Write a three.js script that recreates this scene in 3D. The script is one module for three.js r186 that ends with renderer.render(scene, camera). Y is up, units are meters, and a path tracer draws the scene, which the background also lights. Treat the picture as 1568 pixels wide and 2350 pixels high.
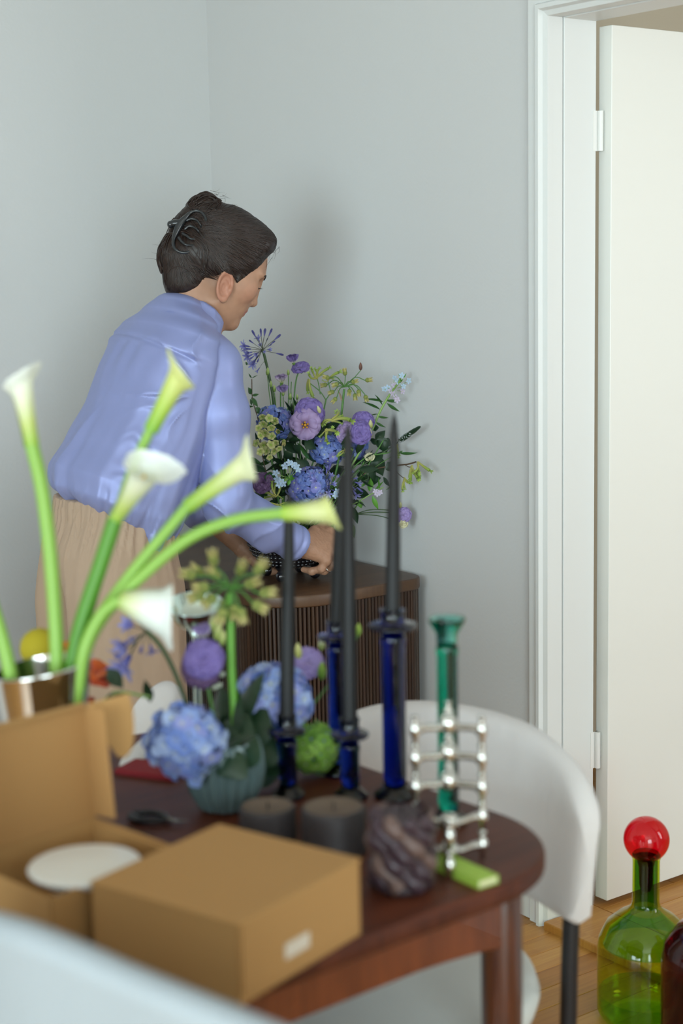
import * as THREE from 'three';
import { mergeGeometries, mergeVertices, toCreasedNormals } from 'three/addons/utils/BufferGeometryUtils.js';
import { RoundedBoxGeometry } from 'three/addons/geometries/RoundedBoxGeometry.js';
import { RectAreaLightUniformsLib } from 'three/addons/lights/RectAreaLightUniformsLib.js';
import { createNoise3D } from 'simplex-noise';

// ---------------------------------------------------------------- camera, light, exposure
const scene = new THREE.Scene();
const V3 = (x = 0, y = 0, z = 0) => new THREE.Vector3(x, y, z);
const D = Math.PI / 180;
const EYE = V3(3.824, 1.475, 2.373), FOCAL = 3640, YAW = 36.17 * D, PITCH = 8.72 * D, ROLL = -1.148 * D;
const FWD = V3(-Math.cos(YAW) * Math.cos(PITCH), -Math.sin(PITCH), -Math.sin(YAW) * Math.cos(PITCH));
const R0 = FWD.clone().cross(V3(0, 1, 0)).normalize(), U0 = R0.clone().cross(FWD);
const RIGHT = R0.clone().multiplyScalar(Math.cos(ROLL)).addScaledVector(U0, Math.sin(ROLL));
const UPV = R0.clone().multiplyScalar(-Math.sin(ROLL)).addScaledVector(U0, Math.cos(ROLL));
const camera = new THREE.PerspectiveCamera(2 * Math.atan(1175 / FOCAL) / D, 1568 / 2350, 0.05, 60);
camera.position.copy(EYE);
camera.up.copy(UPV);
camera.lookAt(EYE.clone().add(FWD));
camera.focus = 3.58;
camera.userData.fStop = 2.6;

const renderer = new THREE.WebGLRenderer({ antialias: true });
renderer.toneMapping = THREE.LinearToneMapping;
renderer.toneMappingExposure = 1.78;
renderer.shadowMap.enabled = true;
RectAreaLightUniformsLib.init();
scene.background = new THREE.Color(0.62, 0.80, 1.0);          // overcast daylight outside the windows
scene.backgroundIntensity = 1.2;
function areaLight(name, w, h, pos, look, color, power) {
  const l = new THREE.RectAreaLight(color, power, w, h); l.name = name;
  l.position.copy(pos); l.lookAt(look); scene.add(l); return l;
}
// daylight coming in through the two windows behind the camera, and through the hall's own window
areaLight('window_daylight', 2.3, 1.95, V3(7.14, 1.32, 3.5), V3(0, 1.32, 3.5), new THREE.Color(0.785, 0.965, 1.0), 5.6);
areaLight('window_daylight_001', 2.5, 1.95, V3(4.2, 1.32, 5.64), V3(4.2, 1.32, 0), new THREE.Color(0.785, 0.965, 1.0), 5.6);
areaLight('hall_daylight', 1.0, 1.5, V3(3.92, 1.5, -1.1), V3(1.3, 1.3, -1.0), new THREE.Color(0.96, 0.975, 0.955), 3.3);

// ---------------------------------------------------------------- helpers
let seed = 7;
const rnd = () => { seed |= 0; seed = seed + 0x6D2B79F5 | 0; let t = Math.imul(seed ^ seed >>> 15, 1 | seed); t = t + Math.imul(t ^ t >>> 7, 61 | t) ^ t; return ((t ^ t >>> 14) >>> 0) / 4294967296; };
const rr = (a, b) => a + (b - a) * rnd();
const noise3 = createNoise3D(rnd);
const lerp = THREE.MathUtils.lerp, clamp = THREE.MathUtils.clamp, smooth = (x, a, b) => { const t = clamp((x - a) / (b - a), 0, 1); return t * t * (3 - 2 * t); };
const ray = (px, py) => FWD.clone().addScaledVector(RIGHT, (px - 784) / FOCAL).addScaledVector(UPV, -(py - 1175) / FOCAL);
const at = (px, py, depth) => EYE.clone().addScaledVector(ray(px, py), depth);      // a measured pixel and a distance give a place in the room
const onY = (px, py, y) => { const d = ray(px, py); return EYE.clone().addScaledVector(d, (y - EYE.y) / d.y); };
const onX = (px, py, x) => { const d = ray(px, py); return EYE.clone().addScaledVector(d, (x - EYE.x) / d.x); };
const onZ = (px, py, z) => { const d = ray(px, py); return EYE.clone().addScaledVector(d, (z - EYE.z) / d.z); };
const names = {};
const numbered = (n) => { const k = names[n] = (names[n] ?? -1) + 1; return k ? n + '_' + String(k).padStart(3, '0') : n; };
function thing(name, label, category, pos = V3(), group) {
  const o = new THREE.Group(); o.name = numbered(name); o.position.copy(pos); scene.add(o);
  o.userData = { label, category }; if (group) o.userData.group = group; return o;
}
function base(o) { let p = V3(); for (let q = o; q; q = q.parent) p.add(q.position); return p; }   // things are unrotated groups unless placed later
function part(parent, name, geo, mat, label) {
  const m = new THREE.Mesh(geo, mat); m.name = name; m.castShadow = m.receiveShadow = true; parent.add(m);
  if (label) m.userData.label = label; return m;
}
// geometry given in room coordinates, stored relative to the thing it belongs to
function wpart(parent, name, geo, mat, label) { const b = base(parent); geo.translate(-b.x, -b.y, -b.z); return part(parent, name, geo, mat, label); }
function struct(name, geo, mat, parent = scene) {
  const m = new THREE.Mesh(geo, mat); m.name = name; m.castShadow = m.receiveShadow = true; parent.add(m);
  if (parent === scene) m.userData.kind = 'structure'; return m;
}
const bx = (x0, x1, y0, y1, z0, z1) => { const g = new THREE.BoxGeometry(x1 - x0, y1 - y0, z1 - z0); g.translate((x0 + x1) / 2, (y0 + y1) / 2, (z0 + z1) / 2); return g; };
const rbx = (x0, x1, y0, y1, z0, z1, r = 0.003, s = 2) => { const g = new RoundedBoxGeometry(x1 - x0, y1 - y0, z1 - z0, s, r); g.translate((x0 + x1) / 2, (y0 + y1) / 2, (z0 + z1) / 2); return g; };
const plain = (g) => { const q = g.index ? g.toNonIndexed() : g; for (const k of Object.keys(q.attributes)) if (!['position', 'normal', 'uv', 'color'].includes(k)) q.deleteAttribute(k); return q; };
function merge(list) {
  list = list.map(plain);
  for (const k of ['uv', 'color']) if (!list.every((g) => g.attributes[k])) list.forEach((g) => g.deleteAttribute(k));
  return mergeGeometries(list);
}
function tube(pts, r, seg = 12, sides = 6, closed = false) {           // r: a number or a function of t
  const c = new THREE.CatmullRomCurve3(pts, closed, 'centripetal'), g = new THREE.TubeGeometry(c, seg, 1, sides, closed);
  const p = g.attributes.position, n = g.attributes.normal;
  for (let i = 0; i <= seg; i++) {
    const R = typeof r === 'function' ? r(i / seg) : r;
    for (let j = 0; j <= sides; j++) { const k = i * (sides + 1) + j; p.setXYZ(k, p.getX(k) - n.getX(k) * (1 - R), p.getY(k) - n.getY(k) * (1 - R), p.getZ(k) - n.getZ(k) * (1 - R)); }
  }
  return g;
}
const lathe = (pts, seg = 32) => new THREE.LatheGeometry(pts.map(([r, y]) => new THREE.Vector2(Math.max(r, 0.00001), y)), seg);
function aim(m, pos, dir, scale = 1, roll = 0) {                       // put a piece whose own axis is +y
  m.position.copy(pos); m.quaternion.setFromUnitVectors(V3(0, 1, 0), dir.clone().normalize());
  m.quaternion.multiply(new THREE.Quaternion().setFromAxisAngle(V3(0, 1, 0), roll));
  if (scale.isVector3) m.scale.copy(scale); else m.scale.setScalar(scale); return m;
}
function put(g, pos, dir = V3(0, 1, 0), scale = 1, roll = 0) { const o = aim(new THREE.Object3D(), pos, dir, scale, roll); o.updateMatrix(); return g.clone().applyMatrix4(o.matrix); }
function paint(g, f) {                                                 // vertex colours (linear) from position
  const p = g.attributes.position, c = new Float32Array(p.count * 3), col = new THREE.Color();
  for (let i = 0; i < p.count; i++) { f(col, p.getX(i), p.getY(i), p.getZ(i), i); c.set([col.r, col.g, col.b], i * 3); }
  g.setAttribute('color', new THREE.BufferAttribute(c, 3)); return g;
}
const C = (h) => new THREE.Color(h);
function std(color, rough = 0.6, extra = {}) { return new THREE.MeshPhysicalMaterial({ color: C(color), roughness: rough, ...extra }); }
function canvasTex(w, h, draw, srgb = true, repeat) {
  const data = new Uint8Array(w * h * 4); draw(data, w, h);
  const t = new THREE.DataTexture(data, w, h); t.magFilter = THREE.LinearFilter; t.minFilter = THREE.LinearFilter; t.wrapS = t.wrapT = THREE.RepeatWrapping;
  if (srgb) t.colorSpace = THREE.SRGBColorSpace; if (repeat) t.repeat.set(...repeat); t.needsUpdate = true; return t;
}
// tiling noise: simplex on a torus-like lattice is not needed where the repeat is far apart
const fbm = (x, y, z, o = 4) => { let s = 0, a = 0.5, f = 1; for (let i = 0; i < o; i++) { s += a * noise3(x * f, y * f, z * f); a *= 0.5; f *= 2.03; } return s; };
function woodTex(a, b, sx, sy, k, w = 512, h = 512) {                  // grain along v
  const A = C(a), B = C(b), c = new THREE.Color();
  return canvasTex(w, h, (d) => { for (let y = 0; y < h; y++) for (let x = 0; x < w; x++) {
    const u = x / w, v = y / h;
    const ring = 0.5 + 0.5 * Math.sin(24 * u * sx + 5 * fbm(u * 3 * sx, v * sy, k)), fine = fbm(u * 60, v * 4, k + 3, 2), n = clamp(0.45 * ring + 0.5 + 0.55 * fine - 0.25, 0, 1);
    c.copy(A).lerp(B, n).convertLinearToSRGB(); const i = (y * w + x) * 4; d[i] = c.r * 255; d[i + 1] = c.g * 255; d[i + 2] = c.b * 255; d[i + 3] = 255; } });
}
function noiseTex(f, o = 4, w = 256, k = 0) {                          // periodic grey noise for bumps
  return canvasTex(w, w, (d) => { for (let y = 0; y < w; y++) for (let x = 0; x < w; x++) {
    const a = x / w * 2 * Math.PI, b = y / w * 2 * Math.PI, R = f / 6.283;
    const n = fbm(Math.cos(a) * R + k, Math.sin(a) * R + Math.cos(b) * R, Math.sin(b) * R - k, o), q = clamp(128 + 150 * n, 0, 255), i = (y * w + x) * 4; d[i] = d[i + 1] = d[i + 2] = q; d[i + 3] = 255; } }, false);
}
function boxUV(g, s = 1) {                                             // uv in metres (times s) from the face that each triangle turns to
  g = plain(g.index ? g.toNonIndexed() : g); const p = g.attributes.position, n = g.attributes.normal, uv = new Float32Array(p.count * 2);
  for (let i = 0; i < p.count; i++) { const ax = Math.abs(n.getX(i)), ay = Math.abs(n.getY(i)), az = Math.abs(n.getZ(i)), x = p.getX(i) * s, y = p.getY(i) * s, z = p.getZ(i) * s;
    uv.set(ay >= ax && ay >= az ? [x, z] : ax >= az ? [z, y] : [x, y], i * 2); }
  g.setAttribute('uv', new THREE.BufferAttribute(uv, 2)); return g;
}
// a surface from a signed distance (naive surface nets)
function surfaceNet(sdf, lo, hi, h, fine) {
  const nx = Math.ceil((hi.x - lo.x) / h) + 1, ny = Math.ceil((hi.y - lo.y) / h) + 1, nz = Math.ceil((hi.z - lo.z) / h) + 1, f = new Float32Array(nx * ny * nz);
  const K = 4, id = (i, j, k) => (k * ny + j) * nx + i;
  f.fill(1);
  // coarse pass first: fill blocks far from the surface with one value
  for (let k = 0; k < nz; k += K) for (let j = 0; j < ny; j += K) for (let i = 0; i < nx; i += K) {
    const c = sdf(lo.x + (i + K / 2) * h, lo.y + (j + K / 2) * h, lo.z + (k + K / 2) * h);
    const far = Math.abs(c) > h * K * 1.9 + 0.012;
    for (let kk = k; kk < Math.min(k + K, nz); kk++) for (let jj = j; jj < Math.min(j + K, ny); jj++) for (let ii = i; ii < Math.min(i + K, nx); ii++)
      f[id(ii, jj, kk)] = far ? c : sdf(lo.x + ii * h, lo.y + jj * h, lo.z + kk * h);
  }
  const vid = new Int32Array(nx * ny * nz).fill(-1), pos = [], idx = [];
  const off = [[0, 0, 0], [1, 0, 0], [0, 1, 0], [1, 1, 0], [0, 0, 1], [1, 0, 1], [0, 1, 1], [1, 1, 1]], E = [[0, 1], [2, 3], [4, 5], [6, 7], [0, 2], [1, 3], [4, 6], [5, 7], [0, 4], [1, 5], [2, 6], [3, 7]];
  for (let k = 0; k < nz - 1; k++) for (let j = 0; j < ny - 1; j++) for (let i = 0; i < nx - 1; i++) {
    const v = off.map(([a, b, c]) => f[id(i + a, j + b, k + c)]); let n = 0, x = 0, y = 0, z = 0;
    if (v.every((q) => q > 0) || v.every((q) => q <= 0)) continue;
    for (const [a, b] of E) if ((v[a] > 0) !== (v[b] > 0)) { const t = v[a] / (v[a] - v[b]); x += lerp(off[a][0], off[b][0], t); y += lerp(off[a][1], off[b][1], t); z += lerp(off[a][2], off[b][2], t); n++; }
    vid[id(i, j, k)] = pos.length / 3; pos.push(lo.x + (i + x / n) * h, lo.y + (j + y / n) * h, lo.z + (k + z / n) * h);
  }
  const quad = (a, b, c, d, flip) => { if (a < 0 || b < 0 || c < 0 || d < 0) return; flip ? idx.push(a, c, b, a, d, c) : idx.push(a, b, c, a, c, d); };
  for (let k = 1; k < nz - 1; k++) for (let j = 1; j < ny - 1; j++) for (let i = 1; i < nx - 1; i++) {
    const s = f[id(i, j, k)] > 0;
    if (s !== f[id(i + 1, j, k)] > 0) quad(vid[id(i, j - 1, k - 1)], vid[id(i, j, k - 1)], vid[id(i, j, k)], vid[id(i, j - 1, k)], s);
    if (s !== f[id(i, j + 1, k)] > 0) quad(vid[id(i - 1, j, k - 1)], vid[id(i - 1, j, k)], vid[id(i, j, k)], vid[id(i, j, k - 1)], s);
    if (s !== f[id(i, j, k + 1)] > 0) quad(vid[id(i - 1, j - 1, k)], vid[id(i, j - 1, k)], vid[id(i, j, k)], vid[id(i - 1, j, k)], s);
  }
  const nor = new Float32Array(pos.length), e = h * 0.7;
  for (let i = 0; i < pos.length; i += 3) {
    const [x, y, z] = [pos[i], pos[i + 1], pos[i + 2]];
    const gx = sdf(x + e, y, z) - sdf(x - e, y, z), gy = sdf(x, y + e, z) - sdf(x, y - e, z), gz = sdf(x, y, z + e) - sdf(x, y, z - e), l = Math.hypot(gx, gy, gz) || 1;
    nor[i] = gx / l; nor[i + 1] = gy / l; nor[i + 2] = gz / l;
  }
  const g = new THREE.BufferGeometry();
  g.setAttribute('position', new THREE.Float32BufferAttribute(pos, 3)); g.setAttribute('normal', new THREE.BufferAttribute(nor, 3)); g.setIndex(idx);
  return g;
}
const smin = (a, b, k) => { const h = Math.max(k - Math.abs(a - b), 0) / k; return Math.min(a, b) - h * h * k * 0.25; };
const smax = (a, b, k) => -smin(-a, -b, k);
function cone(a, b, ra, rb) {                                          // tapered capsule
  const dx = b.x - a.x, dy = b.y - a.y, dz = b.z - a.z, l2 = dx * dx + dy * dy + dz * dz;
  return (x, y, z) => { const px = x - a.x, py = y - a.y, pz = z - a.z, t = clamp((px * dx + py * dy + pz * dz) / l2, 0, 1); return Math.hypot(px - t * dx, py - t * dy, pz - t * dz) - lerp(ra, rb, t); };
}
// ---------------------------------------------------------------- the room
const M = {
  wall: new THREE.MeshPhysicalMaterial({ color: new THREE.Color(0.60, 0.605, 0.60), roughness: 0.85, bumpMap: noiseTex(40, 3), bumpScale: 0.0003 }),
  ceiling: std('#e8e8e8', 0.9), lightWall: std('#e2e2de', 0.88), white: std('#d9dbd9', 0.42), doorWhite: std('#e2e2dc', 0.38), hallWall: std('#dcd6c4', 0.85),
  hinge: std('#e0e0dc', 0.35), oakStep: null,
};
M.wall.bumpMap.repeat.set(2.2, 2.2);
const X0 = 1.35, OPEN_R = 2.37, TOP = 1.984, CEIL = 2.75, RX = 7.2, RZ = 5.7;
struct('wall_left', boxUV(bx(-0.15, 0, -0.05, CEIL, -0.14, RZ + 0.15)), M.wall);
struct('wall_right', boxUV(merge([bx(0, X0 - 0.018, -0.05, CEIL, -0.128, 0), bx(X0 - 0.018, OPEN_R, TOP + 0.018, CEIL, -0.128, 0), bx(OPEN_R, RX, -0.05, CEIL, -0.128, 0)])), M.wall);
// two walls with a window each, behind the camera
const glassPane = new THREE.MeshPhysicalMaterial({ color: 0xffffff, roughness: 0.02, transmission: 1, thickness: 0 });
function windowWall(name, n, len, c0, c1, map) {                       // map(x0, x1, y0, y1, d0, d1): along the wall, up, outwards
  struct(name, boxUV(merge([map(-0.14, len, -0.05, 0.3, 0, 0.3), map(-0.14, len, 2.35, CEIL, 0, 0.3), map(-0.14, c0, 0.3, 2.35, 0, 0.3), map(c1, len, 0.3, 2.35, 0, 0.3)])), M.lightWall);
  const m = (c0 + c1) / 2, w = struct('window_' + n, merge([map(c0, c1, 0.3, 0.37, 0.1, 0.16), map(c0, c1, 2.28, 2.35, 0.1, 0.16), map(c0, c0 + 0.07, 0.37, 2.28, 0.1, 0.16), map(c1 - 0.07, c1, 0.37, 2.28, 0.1, 0.16), map(m - 0.05, m + 0.05, 0.37, 2.28, 0.1, 0.16)]), M.white);
  for (const [a, b] of [[c0 + 0.07, m - 0.05], [m + 0.05, c1 - 0.07]]) struct('window_pane', map(a, b, 0.37, 2.28, 0.127, 0.131), glassPane, w);
  struct('window_sill', map(c0 - 0.03, c1 + 0.03, 0.27, 0.3, -0.04, 0.1), M.white, w);
}
windowWall('wall_back', 1, RZ, 2.25, 4.75, (a, b, y0, y1, d0, d1) => bx(RX + d0, RX + d1, y0, y1, a, b));
windowWall('wall_front', 2, RX + 0.3, 2.85, 5.55, (a, b, y0, y1, d0, d1) => bx(a, b, y0, y1, RZ + d0, RZ + d1));
struct('ceiling', bx(-0.15, RX + 0.3, CEIL, CEIL + 0.15, -0.14, RZ + 0.15), M.ceiling);
// floor: oak strips laid along z; those in view are single boards
const oak = [0, 1, 2, 3].map((k) => new THREE.MeshPhysicalMaterial({ map: woodTex(['#9f682a', '#aa7230', '#945e22', '#b47c38'][k], ['#b8823a', '#c08c44', '#ab7430', '#c8954c'][k], 1.2, 1.6, 10 + k * 7), roughness: 0.42, clearcoat: 0.12, clearcoatRoughness: 0.35 }));
function boards(parent, x0, x1, z0, z1, y, w, count, seen) {
  const rest = [];
  for (let x = x0, r = 0; x < x1 - 0.001; x += w, r++) {
    let z = z0 - rr(0, 0.8);
    while (z < z1) {
      const l = rr(0.75, 1.3), a = Math.max(z, z0), b = Math.min(z + l, z1); z += l;
      if (b - a < 0.02) continue;
      const g = boxUV(rbx(x + 0.0006, Math.min(x + w, x1) - 0.0006, y - 0.02, y - rr(0, 0.0006), a + 0.0006, b - 0.0006, 0.0012, 1), 1.6);
      const uv = g.attributes.uv, du = rnd(), dv = rnd(); for (let i = 0; i < uv.count; i++) uv.setXY(i, uv.getX(i) + du, uv.getY(i) * 0.6 + dv);
      const m = oak[Math.floor(rnd() * 4)];
      if (seen((x + w / 2), (a + b) / 2, b - a)) struct('plank', g, m, parent); else rest.push(g);
    }
  }
  if (rest.length) { const s = struct('far_planks', merge(rest), oak[1], parent); s.userData.kind = 'stuff'; }
}
const floor = struct('floor', bx(-0.15, RX + 0.3, -0.1, -0.021, -0.128, RZ + 0.15), std('#4a321b', 0.8));
boards(floor, 0, RX, 0, RZ, 0, 0.0655, 0, (x, z, l) => x > 0.9 && x < 2.9 && z - l / 2 < 1.3);
// the doorway: lining, architrave, step, and the leaf that stands open into the hall
const lining = merge([rbx(X0 - 0.018, X0, 0, TOP, -0.032, 0.014, 0.0015), rbx(X0 - 0.018, X0 + 0.0025, 0, TOP, -0.128, -0.034, 0.002), rbx(OPEN_R - 0.02, OPEN_R, 0, TOP, -0.128, 0.014, 0.002),
  rbx(X0 - 0.018, OPEN_R, TOP, TOP + 0.018, -0.032, 0.014, 0.0015), rbx(X0 - 0.018, OPEN_R, TOP - 0.0025, TOP + 0.018, -0.128, -0.034, 0.002)]);
struct('trim_1', lining, M.white);
{
  const prof = [[0.052, 0], [0.052, 0.018], [0.026, 0.018], [0.022, 0.027], [0.013, 0.027], [0.009, 0.017], [-0.001, 0.013], [-0.001, 0]];   // distance outwards from the lining's face, height off the wall
  const rail = (f, a, b) => { // sweep with mitred ends
    const g = new THREE.BufferGeometry(), pos = [];
    for (let i = 0; i < prof.length; i++) { const p = prof[i], q = prof[(i + 1) % prof.length], A = f(p, 0), B = f(q, 0), Cc = f(q, 1), Dd = f(p, 1); for (const v of [A, B, Cc, A, Cc, Dd]) pos.push(v.x, v.y, v.z); }
    g.setAttribute('position', new THREE.Float32BufferAttribute(pos, 3)); g.computeVertexNormals(); return g;
  };
  const yT = TOP, arch = struct('trim_2', rail(([d, z], t) => V3(X0 - d, t ? yT + d : 0, z)), M.white);
  arch.material = M.white;
  struct('architrave_head', rail(([d, z], t) => V3(t ? X0 - d : OPEN_R - 0.02 + d, yT + d, z)), M.white, arch);
  struct('architrave_side', rail(([d, z], t) => V3(OPEN_R - 0.02 + d, t ? 0 : yT + d, z)), M.white, arch);
}
struct('baseboard_right', merge([rbx(0, X0 - 0.055, 0, 0.075, 0, 0.014, 0.004), rbx(OPEN_R + 0.03, RX, 0, 0.075, 0, 0.014, 0.004)]), M.white);
struct('baseboard_left', rbx(0, 0.014, 0, 0.075, 0.014, RZ, 0.004), M.white);
const door = struct('door_1', rbx(1.344, 1.382, 0.03, 1.972, -0.144 - 0.93, -0.144, 0.002), M.doorWhite);
for (const y of [0.385, 1.755]) {
  const h = struct('hinge', merge([bx(1.3505, 1.3535, y - 0.042, y + 0.042, -0.146, -0.118), put(new THREE.CylinderGeometry(0.0065, 0.0065, 0.084, 14), V3(1.357, y, -0.137))]), M.hinge, door);
}
struct('door_handle', merge([put(new THREE.CylinderGeometry(0.009, 0.009, 0.05, 12), V3(1.405, 1.02, -1.02), V3(1, 0, 0)), tube([V3(1.43, 1.02, -1.02), V3(1.432, 1.02, -0.96), V3(1.43, 1.02, -0.9)], 0.009, 10, 8)]), std('#b8b8b4', 0.3, { metalness: 1 }), door);
// the hall beyond
const hallFloor = struct('floor_hall', bx(0.4, 4.0, -0.1, -0.004, -2.35, -0.128), std('#4a321b', 0.8));
struct('step', boxUV(rbx(X0 + 0.0025, OPEN_R - 0.02, -0.03, 0.0175, -0.128, 0.028, 0.004), 1.6), new THREE.MeshPhysicalMaterial({ map: oak[1].map, roughness: 0.4, clearcoat: 0.2 }), hallFloor);
boards(hallFloor, 0.4, 4.0, -2.35, -0.129, 0.0165, 0.0655, 0, (x, z, l) => x > 1.3 && x < 2.2 && z + l / 2 > -1.1);
struct('wall_hall_far', boxUV(bx(0.25, 4.15, -0.05, 2.7, -2.5, -2.35)), M.hallWall);
struct('wall_hall_left', boxUV(bx(0.25, 0.4, -0.05, 2.7, -2.35, -0.128)), M.hallWall);
struct('wall_hall_right', boxUV(merge([bx(4.0, 4.15, -0.05, 0.7, -2.35, -0.128), bx(4.0, 4.15, 2.3, 2.7, -2.35, -0.128), bx(4.0, 4.15, 0.7, 2.3, -2.35, -1.65), bx(4.0, 4.15, 0.7, 2.3, -0.55, -0.128)])), M.hallWall);
{
  const w = struct('window_3', merge([bx(4.05, 4.1, 0.7, 0.77, -1.65, -0.55), bx(4.05, 4.1, 2.23, 2.3, -1.65, -0.55), bx(4.05, 4.1, 0.77, 2.23, -1.65, -1.58), bx(4.05, 4.1, 0.77, 2.23, -0.62, -0.55)]), M.white);
  struct('window_pane', bx(4.073, 4.077, 0.77, 2.23, -1.58, -0.62), glassPane, w);
}
struct('ceiling_hall', bx(0.25, 4.15, 2.62, 2.8, -2.5, -0.128), std('#e2ddcd', 0.9));
// ---------------------------------------------------------------- furniture
const walnut = new THREE.MeshPhysicalMaterial({ map: woodTex('#35220f', '#513320', 1.3, 1.4, 41), roughness: 0.38, clearcoat: 0.35, clearcoatRoughness: 0.3 });
const walnutTop = new THREE.MeshPhysicalMaterial({ map: woodTex('#4a3120', '#5e432c', 1.3, 1.4, 47), roughness: 0.46, clearcoat: 0.1, clearcoatRoughness: 0.35 });
const slatMats = [['#2d1e13', '#432c1b'], ['#34221a', '#4a301d'], ['#261810', '#3a2516']].map(([a, b], k) => new THREE.MeshPhysicalMaterial({ map: woodTex(a, b, 0.5, 1.5, 60 + k, 128, 512), roughness: 0.45 }));
const rosewood = new THREE.MeshPhysicalMaterial({ map: woodTex('#3a1a10', '#5c2d1a', 1.2, 1.4, 71), roughness: 0.3, clearcoat: 0.45, clearcoatRoughness: 0.25 });
const rosewoodTop = new THREE.MeshPhysicalMaterial({ map: woodTex('#3f1c11', '#60301d', 1.2, 1.4, 73), roughness: 0.5, specularIntensity: 0.45, clearcoat: 0.05, clearcoatRoughness: 0.3 });
const rosewoodApron = new THREE.MeshPhysicalMaterial({ map: woodTex('#5d2912', '#7a3b1c', 1.2, 1.4, 75), roughness: 0.32, clearcoat: 0.3 });
const black = std('#16161a', 0.42), steel = std('#d6d4ce', 0.09, { metalness: 1 });
// rounded rectangle as [x, z] points, counter-clockwise
function roundRect(x0, x1, z0, z1, rs, n = 12) {                        // rs: radii at (x1,z0) (x1,z1) (x0,z1) (x0,z0)
  const out = [], cs = [[x1 - rs[0], z0 + rs[0], -90, rs[0]], [x1 - rs[1], z1 - rs[1], 0, rs[1]], [x0 + rs[2], z1 - rs[2], 90, rs[2]], [x0 + rs[3], z0 + rs[3], 180, rs[3]]];
  for (const [cx, cz, a0, r] of cs) for (let i = 0; i <= n; i++) { const a = (a0 + 90 * i / n) * D; out.push([cx + r * Math.cos(a), cz + r * Math.sin(a)]); }
  return out;
}
function slab(pts, y0, y1, bevel = 0.004) {                             // horizontal plate with softened edges
  const s = new THREE.Shape(pts.map(([x, z]) => new THREE.Vector2(x, -z)).reverse());
  const g = new THREE.ExtrudeGeometry(s, { depth: y1 - y0 - 2 * bevel, bevelEnabled: true, bevelThickness: bevel, bevelSize: bevel, bevelOffset: -bevel, bevelSegments: 3, curveSegments: 6 });
  g.rotateX(-Math.PI / 2); g.translate(0, y0 + bevel, 0); return boxUV(toCreasedNormals(g, 0.6), 1.2);
}
{ // sideboard with a tambour of vertical slats running round its corners
  const sx0 = 0.03, sx1 = 0.945, z0 = 0.016, z1 = 0.462, H = 0.745;
  const s = thing('sideboard', 'dark walnut sideboard with rounded corners and fluted slat sides under the bouquet', 'sideboard', V3(0.42, 0, 0.24));
  wpart(s, 'top', slab(roundRect(sx0, sx1, z0, z1, [0.05, 0.16, 0.16, 0.05], 16), H - 0.028, H, 0.004), walnutTop);
  const body = roundRect(sx0 + 0.012, sx1 - 0.012, z0 + 0.004, z1 - 0.012, [0.045, 0.148, 0.148, 0.045], 24);
  wpart(s, 'carcass', slab(roundRect(sx0 + 0.022, sx1 - 0.022, z0 + 0.006, z1 - 0.022, [0.04, 0.138, 0.138, 0.04], 12), 0.09, H - 0.028, 0.002), std('#1d120b', 0.6));
  wpart(s, 'bottom', slab(roundRect(sx0, sx1, z0, z1, [0.05, 0.16, 0.16, 0.05], 12), 0.07, 0.092, 0.003), walnut);
  // walk along the outline from the back right corner round to the front and along it
  const path = []; let L = 0; for (let i = 0; i < body.length; i++) { if (i) L += Math.hypot(body[i][0] - body[i - 1][0], body[i][1] - body[i - 1][1]); path.push(L); }
  const geos = [0, 1, 2].map((k) => { const g = new THREE.ExtrudeGeometry(new THREE.Shape([[-0.0042, -0.002], [0.0042, -0.002], [0.0042, 0.0018], [0.0024, 0.0052], [-0.0024, 0.0052], [-0.0042, 0.0018]].map(([a, b]) => new THREE.Vector2(a, b))), { depth: H - 0.028 - 0.092, bevelEnabled: false });
    g.rotateX(-Math.PI / 2); const q = boxUV(g, 1); const uv = q.attributes.uv; for (let i = 0; i < uv.count; i++) uv.setXY(i, uv.getX(i) * 6 + k * 0.3, uv.getY(i) * 1.1 + k * 0.4); return q; });
  let n = 0;
  for (let d = 0.006; d < L && n < 170; d += 0.0098, n++) {
    let i = 1; while (path[i] < d) i++;
    const t = (d - path[i - 1]) / (path[i] - path[i - 1]), x = lerp(body[i - 1][0], body[i][0], t), z = lerp(body[i - 1][1], body[i][1], t), tx = body[i][0] - body[i - 1][0], tz = body[i][1] - body[i - 1][1];
    const k = Math.floor(rnd() * 3), m = part(s, 'slat', geos[k], slatMats[Math.floor(rnd() * 3)]);
    m.position.set(x, 0.092, z).sub(s.position); m.rotation.y = Math.atan2(tz, -tx) + Math.PI + 0; m.rotation.y = -Math.atan2(tz, tx);
  }
  for (const [x, z] of [[sx0 + 0.13, 0.08], [sx1 - 0.13, 0.08], [sx0 + 0.13, 0.38], [sx1 - 0.13, 0.38]]) wpart(s, 'leg', lathe([[0, 0], [0.012, 0], [0.018, 0.07]], 16).translate(x, 0, z), walnut);
}
const TABLE = V3(2.086, 0, 1.445), TY = 0.75, TA = 3.5 * D;
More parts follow.
